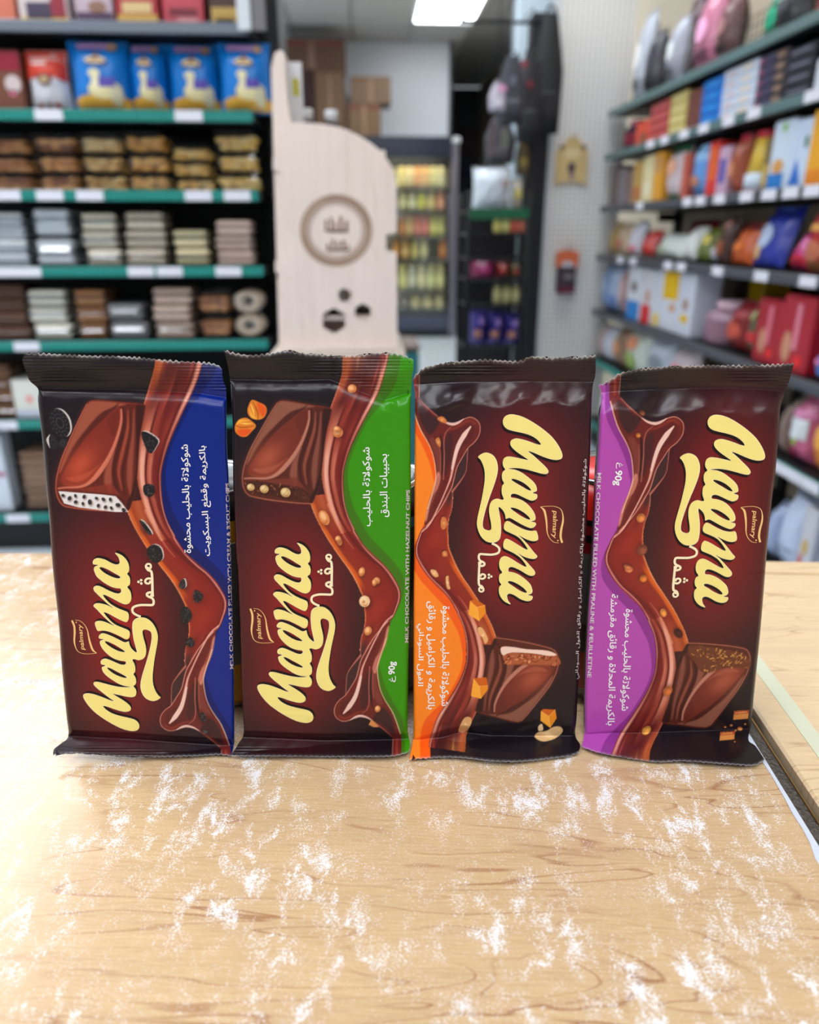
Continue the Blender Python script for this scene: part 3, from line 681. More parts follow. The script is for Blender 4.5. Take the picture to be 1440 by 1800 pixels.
def paint_orange(c, rnd, inv):
    P = lambda ox, oy, s, pts: [tuple(q) for q in hmap(inv, sub(ox, oy, s, pts))]
    A = lambda pts: P(700, 960, 4, pts)
    B = lambda pts: P(700, 600, 4, pts)
    c.fill(A([(722,715),(760,706),(900,728),(1050,735),(1120,770),(1136,835),(1000,838),(850,835),(765,832),(735,770)]), (150,74,48), 1.4, n=4)
    cr = A([(735,765),(800,750),(950,765),(1060,770),(1125,790),(1130,832),(1000,832),(850,828),(765,826)])
    c.fill(cr, (168,88,52), 1.4, n=4)
    crumbs(c, cr, rnd, 55, [(206,120,76),(110,44,24),(226,150,104),(140,62,34)], 3.4)
    for x, y in ((880,768),(1040,790),(960,800)):
        q = A([(x, y)])[0]; c.stroke([(q[0]-7, q[1]), (q[0]-3, q[1]-4), (q[0]+4, q[1]-3), (q[0]+6, q[1]+2), (q[0]+1, q[1]+4)], 1.2, (92,36,20), .9, 1)
    c.fill(A([(725,712),(800,708),(900,724),(1050,735),(1115,765),(1060,772),(950,755),(800,748),(735,766)]), (238,206,190), 1.6, n=4)
    for q in ([(555,430),(505,385),(545,372),(612,415),(617,470),(570,528),(495,480)], [(570,985),(530,930),(620,922),(632,980),(630,1010),(583,1073),(512,1055)], [(1060,1195),(1005,1160),(1020,1145),(1105,1150),(1115,1210),(1070,1278),(1000,1225)]):
        pts = A(q); o = pts[0]; hx = pts[1:]
        # order the hexagon around its centre
        hx.sort(key=lambda t: math.atan2(t[1]-o[1], t[0]-o[0]))
        cube(c, [o]+hx, (232,138,30), (206,96,22), (246,166,52))
    e = A([(960,1340),(985,1308),(1040,1300),(1090,1272),(1140,1270),(1158,1300),(1130,1335),(1080,1362),(1010,1372)])
    c.fill(e, (216,176,124), 1.2, n=4); m = np.mean(e, 0); c.glow(m[0]+3, m[1]-3, 10, 6, .3, (244,216,170), .8)
    c.fill(A([(985,1270),(1010,1250),(1020,1290),(990,1300)]), (230,196,150), 1)
    for pts in ([(560,575),(590,572),(625,630),(632,665),(610,685),(590,640),(565,615)], [(335,215),(355,210),(355,255),(368,300),(345,298),(336,255)], [(230,165),(265,170),(285,210),(260,218),(232,190)], [(312,40),(335,30),(348,68),(320,70)], [(440,1250),(470,1205),(510,1205),(515,1245),(480,1300),(425,1305)]):
        q = A(pts); c.fill([(x+1, y+1.5) for x, y in q], (60,20,12), 2, .6, n=3); c.fill(q, (226,168,110), 1, n=3); m = np.mean(q, 0); c.glow(m[0], m[1], 3, 3, 0, (248,214,170), .8)
    for pts in ([(275,540),(310,528),(340,555),(335,578),(290,560)], [(262,690),(285,675),(300,710),(295,745),(275,725)], [(305,1240),(335,1240),(345,1290),(320,1325),(300,1300)], [(310,1480),(340,1475),(345,1510),(315,1512)]):
        q = B(pts); c.fill([(x+1, y+1.5) for x, y in q], (60,20,12), 2, .6, n=3); c.fill(q, (204,118,62), 1, n=3); m = np.mean(q, 0); c.glow(m[0], m[1], 2.5, 2.5, 0, (238,176,110), .8)

def paint_purple(c, rnd, inv):
    P = lambda ox, oy, s, pts: [tuple(q) for q in hmap(inv, sub(ox, oy, s, pts))]
    A = lambda pts: P(1000, 980, 3.2727, pts)
    B = lambda pts: P(1010, 610, 3.692, pts)
    f = A([(688,512),(740,508),(850,522),(1000,552),(1045,600),(1035,638),(960,632),(880,640),(815,662),(760,655),(730,610),(695,565)])
    c.fill(f, (104,52,34), 1.4, n=4)
    crumbs(c, f, rnd, 120, [(196,136,58),(150,92,36),(92,42,26),(216,160,84),(122,66,30)], 2.8)
    for q, ro in ((A([(992,905)])[0], .1), (A([(912,1025)])[0], .1)):
        x, y = q
        c.fill([(x-15,y-9),(x+14,y-11),(x+15,y+9),(x-14,y+10)], (206,132,66), 1, curve=False)
        c.fill([(x-15,y+3),(x+15,y+1),(x+15,y+8),(x-14,y+10)], (158,56,34), 1, .9, curve=False)
        c.fill([(x-11,y+5),(x+13,y+3),(x+13,y+5.5),(x-11,y+7.5)], (226,150,84), 1, .9, curve=False)
    for x, y, r in ((985,985,9),(935,965,5),(1015,958,4),(960,995,4),(900,975,4),(955,1060,3)):
        q = A([(x, y)])[0]; nut(c, q[0], q[1], r*.6, r*.45, .5, (190,116,56), (220,156,90), (120,60,30))
    for x, y, rx, ry, ro, col in ((346,68,7,6,.4,(196,110,72)),(430,122,6.5,6.5,0,(190,104,44)),(545,318,5.5,8.5,-.4,(200,128,58)),(630,435,11,7,.9,(64,26,22)),(570,768,8.5,11,.3,(176,96,48)),(447,995,8,10.5,.5,(206,146,66))):
        q = A([(x, y)])[0]; nut(c, q[0], q[1], rx, ry, ro, col, tuple(min(255, v*1.25) for v in col), tuple(v*.6 for v in col))
    for x, y, rx, ry, col in ((440,430,4.5,3.5,(110,60,40)),(415,573,4,3.5,(176,104,44)),(432,1110,7,7.5,(186,112,58)),(440,1318,8.5,9.5,(120,60,44)),(345,1430,7,4,(176,100,60))):
        q = B([(x, y)])[0]; nut(c, q[0], q[1], rx, ry, .5, col, tuple(min(255, v*1.3) for v in col), tuple(v*.6 for v in col))

def paint_all():
    rnd = np.random.RandomState(7)
    H = {k: homography(MARKS, v) for k, v in PLACED.items()}
    base = paint_base(); out = {}
    stage = Canvas()
    for k in ('blue', 'green', 'orange', 'purple'):
        c = base.copy()
        paint_flavour(c, k)
        paint_stream(c)
        paint_splash(c)
        paint_chunk(c, (1.12,.95,.9) if k == 'blue' else (1,1,1))
        inv = np.linalg.inv(H[k])
        if k == 'green': paint_green(c, rnd)
        if k == 'blue': paint_blue(c, rnd, inv)
        if k == 'orange': paint_orange(c, rnd, inv)
        if k == 'purple': paint_purple(c, rnd, inv)
        out[k] = c
    return H, out
# ---------------------------------------------------------------- the four wrapped chocolate bars
MM = .001
BAR_N = np.array((0, -math.cos(math.radians(6.5)), math.sin(math.radians(6.5))))   # the faces lean back against the tins
OUTLINE = {
 'blue': dict(
  top=[(44.9,621),(84,622),(125,624.4),(165,625.7),(206,626.5),(247,629),(287,633),(328,635.8),(360,637.4),(379,640.6),(390,647)],
  left=[(44.9,621),(40,632),(45.7,652.8),(52,669),(67,684),(66.6,703),(70.6,741),(76,790),(81.5,857),(87,917),(92,990),(95.6,1027),(103.5,1098),(109,1177.5),(116.7,1256.7),(120,1293.6),(107,1307),(95,1317),(93,1328)],
  right=[(390,647),(392,668),(397,681),(398,708),(399,790),(402.4,844),(405.7,966),(408.4,1072),(411,1177.5),(412.3,1290),(412,1304),(409.7,1315),(406,1329)],
  bottom=[(93,1328),(126,1324.5),(165.6,1326.6),(218,1330.6),(297.5,1330),(350,1328.6),(382,1326.6),(406,1329)], fold=[(0,683),(.5,686),(.85,692),(1,700)], foot=[(0,1294),(.4,1300),(.8,1308),(1,1311)], sag=.0),
 'green': dict(
  top=[(394,615),(412.5,621),(440,624.5),(467.5,622.5),(500,616.5),(530,621),(560,622.5),(592.5,626),(617.5,625),(655,622),(692.5,621),(712.5,626),(727,632.5)],
  left=[(394,615),(401,645),(404,665),(406,682),(409,750),(410,850),(415,975),(417.7,1000),(422.4,1105),(426,1223),(429.5,1285),(420,1306),(407,1327)],
  right=[(727,632.5),(726.5,650),(724,665),(722,725),(722.5,850),(721.5,940),(720,1058),(717.6,1176),(716.4,1270.6),(717.6,1289.5),(721,1308),(717.6,1323)],
  bottom=[(407,1327),(414,1329),(494.5,1329.6),(565,1330.8),(636,1330.8),(688,1329.6),(717.6,1323)], fold=[(0,668),(.3,670),(.55,668),(.72,690),(.85,705),(1,690)], foot=[(0,1296),(.5,1302),(1,1300)], sag=.0),
 'orange': dict(
  top=[(726,665),(738,652),(750,645),(787.5,637.5),(850,632.5),(912.5,635),(932.5,627),(975,629),(1010,628),(1047.5,624.5)],
  left=[(726,665),(727.5,675),(729.5,700),(729,800),(728,975),(727,1060),(727,1185),(727,1285),(724,1315),(719.5,1335)],
  right=[(1047.5,624.5),(1047,657.5),(1042.5,677.5),(1040,712.5),(1037.5,800),(1034,875),(1030,950),(1025,985),(1022.5,1085),(1017.5,1185),(1014,1260),(1011.5,1292.5),(1020,1309),(1017.5,1322.5)],
  bottom=[(719.5,1335),(775,1331.5),(815,1332.5),(862.5,1338),(912.5,1339),(962.5,1334),(1000,1329),(1017.5,1322.5)], fold=[(0,676),(.3,672),(.6,671),(1,672)], foot=[(0,1310),(.3,1287),(.7,1300),(1,1306)], sag=1.0),
 'purple': dict(
  top=[(1052,678),(1075,667),(1091,656),(1132,648),(1186,644),(1254,642.5),(1321.5,642.5),(1396,639)],
  left=[(1052,678),(1057.4,691),(1054.7,732),(1052,786),(1048,840),(1045,908),(1041,989),(1035,1072),(1029,1194),(1027.5,1285.5),(1023,1313)],
  right=[(1396,639),(1387,672),(1381,688.5),(1373,713),(1370,745),(1365,813),(1354,908),(1346,997),(1345,1010.6),(1337.6,1102),(1327,1209),(1321,1270),(1316,1300),(1328.5,1311.5),(1345,1336)],
  bottom=[(1023,1313),(1061,1325),(1147,1339),(1199,1338),(1275,1343),(1324,1345.5),(1345,1336)], fold=[(0,690),(.3,685),(.7,682),(1,688)], foot=[(0,1300),(.2,1296),(.6,1304),(1,1310)], sag=1.0),
}
NAMES = {'blue': ('chocolate bar with blue side panel and black biscuit pieces, leftmost of the row'),
         'green': ('chocolate bar with green side panel and hazelnuts, beside the blue one'),
         'orange': ('chocolate bar in dark wrapper with orange side panel and caramel cubes, upside down'),
         'purple': ('chocolate bar in dark wrapper with purple side panel, upside down, rightmost of the row')}

def resample(p, n, axis=None):
    p = smooth_line(p, 8) if len(p) > 3 else np.asarray(p, float)
    d = np.r_[0, np.cumsum(np.hypot(*np.diff(p, axis=0).T))]
    t = np.linspace(0, d[-1], n)
    return np.stack([np.interp(t, d, p[:, k]) for k in (0, 1)], 1)

def wrinkle(x, y, seed):
    r = np.random.RandomState(seed); z = 0
    for _ in range(14):
        a = r.rand()*math.pi; f = 2*math.pi/(18+r.rand()*60)
        z = z+np.sin((x*math.cos(a)+y*math.sin(a))*f+r.rand()*6.28+1.3*np.sin(y*f*.6+r.rand()*6))
    return z/14

def face_material(name):
    m = bpy.data.materials.new(name); m.use_nodes = True; nt = m.node_tree; b = nt.nodes['Principled BSDF']
    a = nt.nodes.new('ShaderNodeVertexColor'); a.layer_name = 'print'
    nt.links.new(a.outputs[0], b.inputs['Base Color'])
    b.inputs['Roughness'].default_value = .27; b.inputs['Specular IOR Level'].default_value = .34
    return m
def ink(name, col, rough=.4):
    return mat(name, col, rough, spec=.25)

# ----- Arabic letters joined by hand into their presentation forms, in visual order
AR = {'ا':(0xFE8D,0),'ب':(0xFE8F,1),'ة':(0xFE93,0),'ت':(0xFE95,1),'ح':(0xFEA1,1),'د':(0xFEA9,0),'ر':(0xFEAD,0),'س':(0xFEB1,1),'ش':(0xFEB5,1),'ط':(0xFEC1,1),'غ':(0xFECD,1),'ف':(0xFED1,1),'ق':(0xFED5,1),'ك':(0xFED9,1),'ل':(0xFEDD,1),'م':(0xFEE1,1),'ن':(0xFEE5,1),'و':(0xFEED,0),'ي':(0xFEF1,1),'ئ':(0xFE89,1),'ع':(0xFEC9,1)}
def shape_arabic(s):
    out = []
    for word in s.split(' '):
        w = word.replace('لا', '\u0001'); r = []
        for i, ch in enumerate(w):
            if ch == '\u0001': base, dual = 0xFEFB, 0
            else: base, dual = AR[ch]
            prev = w[i-1] if i else None
            joins_prev = prev is not None and (prev != '\u0001') and AR[prev][1] == 1
            joins_next = dual and i+1 < len(w)
            if dual: code = base+(3 if joins_prev and joins_next else 2 if joins_next else 1 if joins_prev else 0)
            else: code = base+(1 if joins_prev else 0)
            r.append(chr(code))
        out.append(''.join(r))
    return ' '.join(out)[::-1]

def flat_mesh(curve):
    o = bpy.data.objects.new('outline', curve); COL.objects.link(o)
    bpy.context.view_layer.update()
    ev = o.evaluated_get(bpy.context.evaluated_depsgraph_get()); me = ev.to_mesh()
    V = np.array([v.co[:2] for v in me.vertices], float).reshape(-1, 2); Fc = [tuple(p.vertices) for p in me.polygons]
    ev.to_mesh_clear(); bpy.data.objects.remove(o); bpy.data.curves.remove(curve)
    return V, Fc
def text_shape(body, bold=.0, shear=0.0):
    c = bpy.data.curves.new('text', 'FONT'); c.body = body; c.resolution_u = 3; c.offset = bold; c.shear = shear
    c.fill_mode = 'BOTH'
    return flat_mesh(c)
def poly_shape(loops, offset=0.0):
    c = bpy.data.curves.new('poly', 'CURVE'); c.dimensions = '2D'; c.fill_mode = 'BOTH'; c.offset = offset
    for lp in loops:
        s = c.splines.new('POLY'); s.points.add(len(lp)-1); s.use_cyclic_u = True
        for p, q in zip(s.points, lp): p.co = (q[0], -q[1], 0, 1)
    V, Fc = flat_mesh(c)
    if len(V): V[:, 1] *= -1
    return V, Fc
def band(pts, width, n=6):
    """thin painted line as a strip of quads"""
    p = smooth_line(pts, n); wd = np.interp(np.linspace(0, 1, len(p)), np.linspace(0, 1, len(width)), width) if np.ndim(width) else np.full(len(p), width)
    t = np.gradient(p, axis=0); t /= np.linalg.norm(t, axis=1)[:, None]+1e-9; nn = np.stack([-t[:, 1], t[:, 0]], 1)
    V = np.vstack([p+nn*wd[:, None]/2, p-nn*wd[:, None]/2]); k = len(p)
    return V, [(i, i+1, k+i+1, k+i) for i in range(k-1)]
def fit_line(V, a, b, height):
    """lay a flat text mesh along the line a->b (start to end of the reading line as drawn) with its height across"""
    lo, hi = V.min(0), V.max(0)
    a = np.array(a, float); b = np.array(b, float); d = b-a; L = np.linalg.norm(d); d /= L
    up = np.array((d[1], -d[0]))
    u = (V[:, 0]-lo[0])/(hi[0]-lo[0])*L; v = (V[:, 1]-lo[1])/(hi[1]-lo[1])*height
    return a+u[:, None]*d+v[:, None]*up

def logo_loops():
    A = lambda p: sub(420, 940, 7.579, p)
    B = lambda p: sub(420, 1080, 7.579, p)
    ma = A([(775,108),(850,135),(905,185),(940,245),(951,310),(942,358),(920,385),(946,420),(957,475),(946,528),(915,555),(950,608),(963,670),(955,730),(926,770),(880,782),(820,762),(740,717),(660,672),(612,652),(592,655),(622,705),(690,775),(780,830),(860,864),(905,886),(919,925),(914,975),(895,1008),(868,1015),(800,986),(720,941),(650,901),(606,883),(590,886),(620,932),(680,1002),(740,1050),(820,1087),(890,1117),(918,1145),(920,1190),(908,1225),(885,1245),(850,1240),(800,1212),(720,1172),(640,1140),(560,1127),(500,1132),(475,1090),(462,1030),(480,1003),(530,994),(600,1010),(680,1046),(722,1064),(665,1020),(580,935),(505,850),(465,810),(457,790),(475,768),(510,758),(580,768),(650,792),(718,830),(655,778),(590,715),(520,645),(478,598),(468,560),(490,533),(530,528),(580,545),(660,590),(740,626),(795,637),(826,622),(832,595),(822,572),(780,568),(720,552),(640,510),(570,457),(520,407),(495,352),(487,310),(502,278),(545,258),(500,251),(479,240),(481,205),(510,176),(560,168),(640,190),(720,236),(775,258),(815,254),(831,228),(815,165)])
    mag = B([(503,155),(520,120),(560,100),(620,115),(700,150),(780,192),(840,222),(870,222),(902,212),(910,255),(940,315),(1000,362),(985,275),(966,185),(957,90),(956,20),(968,-50),(1010,-92),(1075,-105),(1145,-92),(1210,-42),(1255,30),(1278,100),(1284,160),(1275,235),(1255,330),(1230,450),(1206,600),(1196,700),(1201,800),(1226,880),(1260,938),(1290,968),(1255,1000),(1200,1020),(1140,1010),(1085,976),(1045,910),(1030,830),(1040,740),(1075,620),(1120,490),(1160,360),(1190,240),(1203,155),(1195,90),(1152,62),(1110,58),(1088,85),(1096,160),(1120,262),(1126,340),(1110,410),(1075,450),(1020,466),(970,453),(940,462),(965,520),(973,580),(965,628),(945,655),(970,700),(976,760),(962,798),(938,820),(966,860),(973,910),(955,955),(910,972),(840,966),(760,950),(700,938),(658,932),(720,972),(800,1022),(860,1070),(888,1110),(885,1150),(852,1172),(800,1178),(720,1161),(640,1136),(570,1112),(515,1105),(560,1158),(640,1205),(740,1236),(850,1259),(930,1282),(977,1320),(994,1370),(975,1420),(920,1445),(840,1440),(740,1410),(620,1350),(500,1275),(390,1190),(310,1100),(260,1020),(245,970),(260,940),(310,928),(380,936),(460,960),(540,990),(610,1018),(662,1030),(600,985),(520,920),(450,862),(410,820),(398,790),(420,766),(480,770),(580,796),(690,822),(800,836),(900,830),(820,819),(740,790),(660,740),(590,688),(545,640),(525,590),(530,560),(575,541),(522,525),(512,495),(525,465),(570,445),(620,456),(700,490),(770,520),(820,528),(846,515),(850,492),(832,480),(780,474),(700,448),(630,402),(570,342),(530,282),(515,230),(527,200),(570,186),(522,177)])
    holes = [A([(562,296),(600,290),(680,325),(760,375),(815,408),(830,430),(800,440),(740,425),(660,385),(600,342)]),
             B([(585,213),(620,215),(700,250),(780,300),(842,345),(830,356),(760,342),(680,302),(610,250)]),
             B([(595,570),(640,578),(720,620),(800,663),(850,696),(840,708),(780,696),(700,662),(630,612)])]
    return [smooth_line(ma, 3, True), smooth_line(mag, 3, True)], [smooth_line(h, 3, True) for h in holes]

def build_bars():
    H, art = paint_all()
    outer, holes = logo_loops()
    logo_full = poly_shape(outer+holes)
    logo_fill = poly_shape(outer+holes, -.55)
    A = lambda p: sub(420, 940, 7.579, p)
    B = lambda p: sub(420, 1080, 7.579, p)
    small = [band(A(p), w) for p, w in (
        ([(1205,318),(1175,310),(1165,290),(1185,268),(1215,270),(1228,290),(1222,320),(1195,330),(1180,322)], 3.4),
        ([(1165,300),(1190,342),(1228,362),(1238,420),(1238,520),(1236,620),(1238,690)], 4.2),
        ([(1236,470),(1215,455),(1175,455),(1150,480),(1155,508),(1185,518),(1210,505),(1212,480)], 3.6),
        ([(1235,640),(1205,632),(1170,645),(1165,670),(1190,690),(1225,705),(1244,735),(1244,775),(1225,796),(1150,795),(1070,795),(1000,812),(970,840),(972,885),(1010,920),(1072,948)], 4.0),
        ([(1220,655),(1215,680),(1195,690)], 3.0))]
    dots = []
    for cx, cy in ((1062,492),(1097,472),(1097,514)):
        q = [(cx+17*math.cos(t), cy+17*math.sin(t)) for t in np.arange(0, 6.28, .52)]; dots.append((np.array(A(q)), [tuple(range(len(q)))]))
    frame = [band(A([(152,985),(178,1060),(180,1150),(168,1260),(180,1350),(215,1412),(290,1440),(380,1441),(465,1432)]), [3.2,3.6,3.6,3.0,1.6,.9,.8,.7,.8]),
             band(A([(195,982),(260,992),(320,1045),(355,1120),(368,1210),(385,1300),(415,1390),(465,1432)]), [.7,.8,1.0,1.6,2.6,3.4,3.6,.8])]
    pal = text_shape('palmary', .015, .18)
    palV = fit_line(pal[0], A([(318,1390)])[0], A([(300,1035)])[0], 10.0)
    reg = (np.array([(447.6+1.3*math.cos(t), 1073.6+1.3*math.sin(t)) for t in np.arange(0, 6.28, .7)]), [tuple(range(9))])

    gold, cream, dark, white, tan = ink('gold_ink', (244,228,138)), ink('cream_ink', (250,232,196)), ink('shadow_ink', (26,8,10)), ink('white_ink', (238,240,242)), ink('tan_ink', (240,196,128))
    pearl = ink('pearl_ink', (208,196,204))
    NS, NT = 270, 610
    s = np.linspace(0, 1, NS); t = np.linspace(0, 1, NT)
    S, T = np.meshgrid(s, t)
    fm = face_material('printed_wrapper_film')
    k0 = None
    for bi, key in enumerate(('blue', 'green', 'orange', 'purple')):
        o = OUTLINE[key]
        top, bot = resample(o['top'], NS), resample(o['bottom'], NS)
        lef, rig = resample(o['left'], NT), resample(o['right'], NT)
        P = (1-S)[..., None]*lef[:, None]+S[..., None]*rig[:, None]+(1-T)[..., None]*top[None]+T[..., None]*bot[None]
        c00, c10, c01, c11 = top[0], top[-1], bot[0], bot[-1]
        P = P-((1-S)*(1-T))[..., None]*c00-(S*(1-T))[..., None]*c10-((1-S)*T)[..., None]*c01-(S*T)[..., None]*c11
        X, Y = P[..., 0], P[..., 1]
        # serrated cut edges
        zig = lambda x, ph: (np.abs(((x+ph) % 9.4)/9.4-.5)*4-1)
        Y = Y-2.5*zig(X+2*np.sin(X*.05), bi*2.0)*np.exp(-T*NT/5.0)*(.75+.25*np.sin(X*.11+bi))
        Y = Y+1.1*zig(X, 1.3+bi)*np.exp(-(1-T)*NT/4.0)
        fold = np.interp(S, *zip(*o['fold'])); foot = np.interp(S, *zip(*o['foot']))
        w = wrinkle(X, Y, bi+3); w2 = wrinkle(X*1.8, Y*1.1, bi+31)
        # relief over the face plane, in millimetres towards the viewer
        v = Y-fold                                             # pixels below the upper fold
        sm = lambda x: np.clip(x, 0, 1)**2*(3-2*np.clip(x, 0, 1))
        depth = 4.2+2.4*o['sag']
        up = np.where(v < 0, -depth+3.2*sm(-v/48.0), -depth+depth*np.sqrt(np.clip(1-(1-np.clip(v/(26+16*o['sag']*(1+.5*np.sin(X/21.0+bi))), 0, 1))**2, 0, 1)))
        up = np.where((v >= 0) & (o['sag'] > 0), -depth*(1-np.clip(v/(46+7*np.sin(X/24.0+bi)), 0, 1))**1.55, up)
        u = foot-Y                                             # pixels above the lower fold
        low = np.where(u < 0, -2.0+9.5*np.clip(-u/36.0, 0, 1.2), -2.0+2.0*sm(u/13.0))
        edge = np.minimum(S, 1-S)
        side = -2.4*(1-np.sqrt(np.clip(1-(1-np.clip(edge/.028, 0, 1))**2, 0, 1)))
        inbody = sm(v/14)*sm(u/10)
        h = np.where(Y < (fold+foot)/2, up, low)+side*inbody
        # crimp lines across both seals, creases of the film
        crimp = sm((-v-8)/6)*sm((T*NT-3)/4)
        h = h+.26*crimp*np.sin(Y*2*math.pi/5.6)*(.55+.45*np.sin(X*.02+bi*2))
        h = h+.10*sm((-u-12)/6)*np.sin(Y*2*math.pi/5.2)
        h = h+.30*w*(1-sm((np.minimum(v, u)-30)/60))+.05*w2
        bulge = np.exp(-((v-26)/20)**2)*o['sag']*sm((62-v)/22)
        wl = np.sin(X*2*math.pi/118+1.1*np.sin(Y/23)+bi*2.1)*.6+np.sin(X*2*math.pi/57+Y/19+bi)*.35
        h = h+bulge*(1.0*wl+.15*w)
        if key == 'green':                                     # sharp diagonal crease under the right end of the seal
            g = (Y-(672+(X-588)*.36))
            h = h+np.where((X > 580), 1.1*np.exp(-np.clip(g, 0, 99)/7.0)*np.exp(-np.clip(-g, 0, 99)/26.0)*sm((X-580)/20)*sm((702-X)/14), 0)
        base = at_z(560, 1303, COUNTER_Z+.0035)
        k = base @ BAR_N
        d = ray(X.ravel(), Y.ravel())
        tt = (k+h.ravel()*MM-EYE_P @ BAR_N)/(d @ BAR_N)
        W = EYE_P+d*tt[:, None]
        # the lower seal spreads forward and rests on the counter, slightly buckled
        zf = COUNTER_Z+.0015+.0012*(.5+.5*np.sin(X.ravel()/37.0+bi*1.7))*np.clip(-u.ravel()/26, 0, 1)
        tf = (zf-EYE_P[2])/d[:, 2]
        W = np.where((W[:, 2] < zf)[:, None], EYE_P+d*tf[:, None], W)
        # printed colours
        inv = np.linalg.inv(H[key])
        q = hmap(inv, np.stack([X.ravel(), Y.ravel()], 1))
        C = art[key].sample(q[:, 0], q[:, 1])
        C = lin(np.clip(C, 0, 1))
        # the white core of the film shows at the serrated cut
        rim = (np.exp(-(T*NT)/1.3)*(.35+.65*(np.sin(X*.09+bi*1.7) > -.2))+.5*np.exp(-((1-T)*NT)/1.0)).ravel()[:, None]
        C = C*(1-rim)+np.array((.8, .8, .82))*rim
        # back sheet
        xh = np.array((1, 0, 0)); yh = np.cross(BAR_N, xh); yh /= np.linalg.norm(yh); yh = yh if yh[2] > 0 else -yh
        ns, nt_ = 46, 80
        ii = np.round(np.linspace(0, NS-1, ns)).astype(int); jj = np.round(np.linspace(0, NT-1, nt_)).astype(int)
        II, JJ = np.meshgrid(ii, jj)
        fb = W.reshape(NT, NS, 3)[JJ, II].reshape(-1, 3)
        eb = np.minimum(s[II], 1-s[II]).ravel(); vb = np.minimum(v, u)[JJ, II].ravel()
        body = np.clip(eb/.05, 0, 1)**.5*np.clip(vb/20, 0, 1)**.5
        hb = ((fb-base) @ BAR_N)
        target = np.where(vb > 0, -.0048-.0042*body, hb-.0003)
        border = (II.ravel() == 0)|(II.ravel() == NS-1)|(JJ.ravel() == 0)|(JJ.ravel() == NT-1)
        target = np.where(border, hb, np.minimum(target, hb-.0007))
        Bk = fb+(target-hb)[:, None]*BAR_N
        Bk[:, 0] += np.where(border, np.sign(Bk[:, 0].mean()-Bk[:, 0])*.0012, 0)
        Bk[:, 2] = np.where(vb < 2, np.minimum(Bk[:, 2], np.where(border, 9, fb[:, 2]-.0008)), Bk[:, 2])
        Bk[:, 2] = np.maximum(Bk[:, 2], COUNTER_Z+.0002)
        n0 = len(W)
        V = np.vstack([W, Bk])
        cen = np.array([at_z(X[-1].mean(), 1330, COUNTER_Z)[0], base[1]+.002, COUNTER_Z])
        g1 = np.array(grid_faces(NS, NT))
        g2 = np.array(grid_faces(ns, nt_, n0))[:, ::-1]
        Fa = np.vstack([g1[:, ::-1], g2[:, ::-1]])
        me = bpy.data.meshes.new('wrapper')
        me.vertices.add(len(V)); me.vertices.foreach_set('co', (V-cen).astype(np.float32).ravel())
        me.loops.add(Fa.size); me.loops.foreach_set('vertex_index', Fa.ravel().astype(np.int32))
        me.polygons.add(len(Fa)); me.polygons.foreach_set('loop_start', np.arange(0, Fa.size, 4, dtype=np.int32)); me.polygons.foreach_set('loop_total', np.full(len(Fa), 4, np.int32))
        me.update(); me.validate()
        me.polygons.foreach_set('use_smooth', np.ones(len(me.polygons), bool))
        ca = me.color_attributes.new('print', 'FLOAT_COLOR', 'POINT')
        allc = np.vstack([C, np.tile(lin((44,28,34)), (len(Bk), 1))])
        ca.data.foreach_set('color', np.c_[allc, np.ones(len(allc))].astype(np.float32).ravel())
        me.materials.append(fm)
        root = thing('chocolate_bar', NAMES[key], 'chocolate bar', cen, group='filled chocolate bars on the counter')
        wob = bpy.data.objects.new('wrapper', me); COL.objects.link(wob); wob.parent = root
        # ---- print laid on the film: lettering and emblem
        st = 6
        Wg = W.reshape(NT, NS, 3)
        bj = np.unique(np.r_[np.arange(0, NT, 3), NT-1]); bi_ = np.arange(NS)
        sub_ = Wg[np.ix_(bj, bi_)].reshape(-1, 3)
        bvh = BVHTree.FromPolygons([tuple(p) for p in sub_], grid_faces(len(bi_), len(bj)))
        def lay(name, shape, m, lift, photo=False, label=None):
            VV, FF = shape
            if not len(VV): return
            px = VV if photo else hmap(H[key], VV)
            dd = ray(px[:, 0], px[:, 1]); pts = []
            for e in dd:
                e = Vector(e).normalized()
                hit = bvh.ray_cast(Vector(EYE_P), e)[0]
                if hit is None:
                    tq = (k-EYE_P @ BAR_N)/(np.array(e) @ BAR_N); hit = Vector(EYE_P)+e*tq
                pts.append(np.array(hit-e*lift)-cen)
            ob = obj(name, pts, FF, m, root)
            if label: ob['label'] = label
            return ob
        def merge(shapes):
            VV = []; FF = []; n = 0
            for a, b in shapes:
                VV.append(np.asarray(a)); FF += [tuple(i+n for i in f) for f in b]; n += len(a)
            return np.vstack(VV), FF
        sh = (logo_full[0]+np.array((2.2, -4.0)), logo_full[1])
        lay('logo_shadow', sh, dark, .00010, label='black shadow edge behind the pale lettering')
        lay('logo_shadow', (logo_full[0]+np.array((1.0, -1.9)), logo_full[1]), dark, .00012)
        lay('logo_lettering', logo_full, cream, .00018, label='large pale yellow brush lettering')
        lay('logo_fill', (logo_fill[0]+np.array((.45, .1)), logo_fill[1]), gold, .00024)
        lay('small_script', merge([(a+np.array((.7, -1.0)), b) for a, b in small+dots]), dark, .0001)
        lay('small_script', merge(small+dots), cream, .00018, label='small pale Arabic script beside the large lettering')
        lay('maker_emblem', merge(frame+[reg, (palV, pal[1])]), tan, .00016, label='small wavy framed emblem with lettering')
        def line(body, a, b, hgt, m=white, arabic=True, bold=.012, name='flavour_text', shear=0):
            tx = text_shape(shape_arabic(body) if arabic else body, bold, shear)
            lay(name, (fit_line(tx[0], a, b, hgt), tx[1]), m, .0005 if name == 'side_text' else .00018, photo=True)
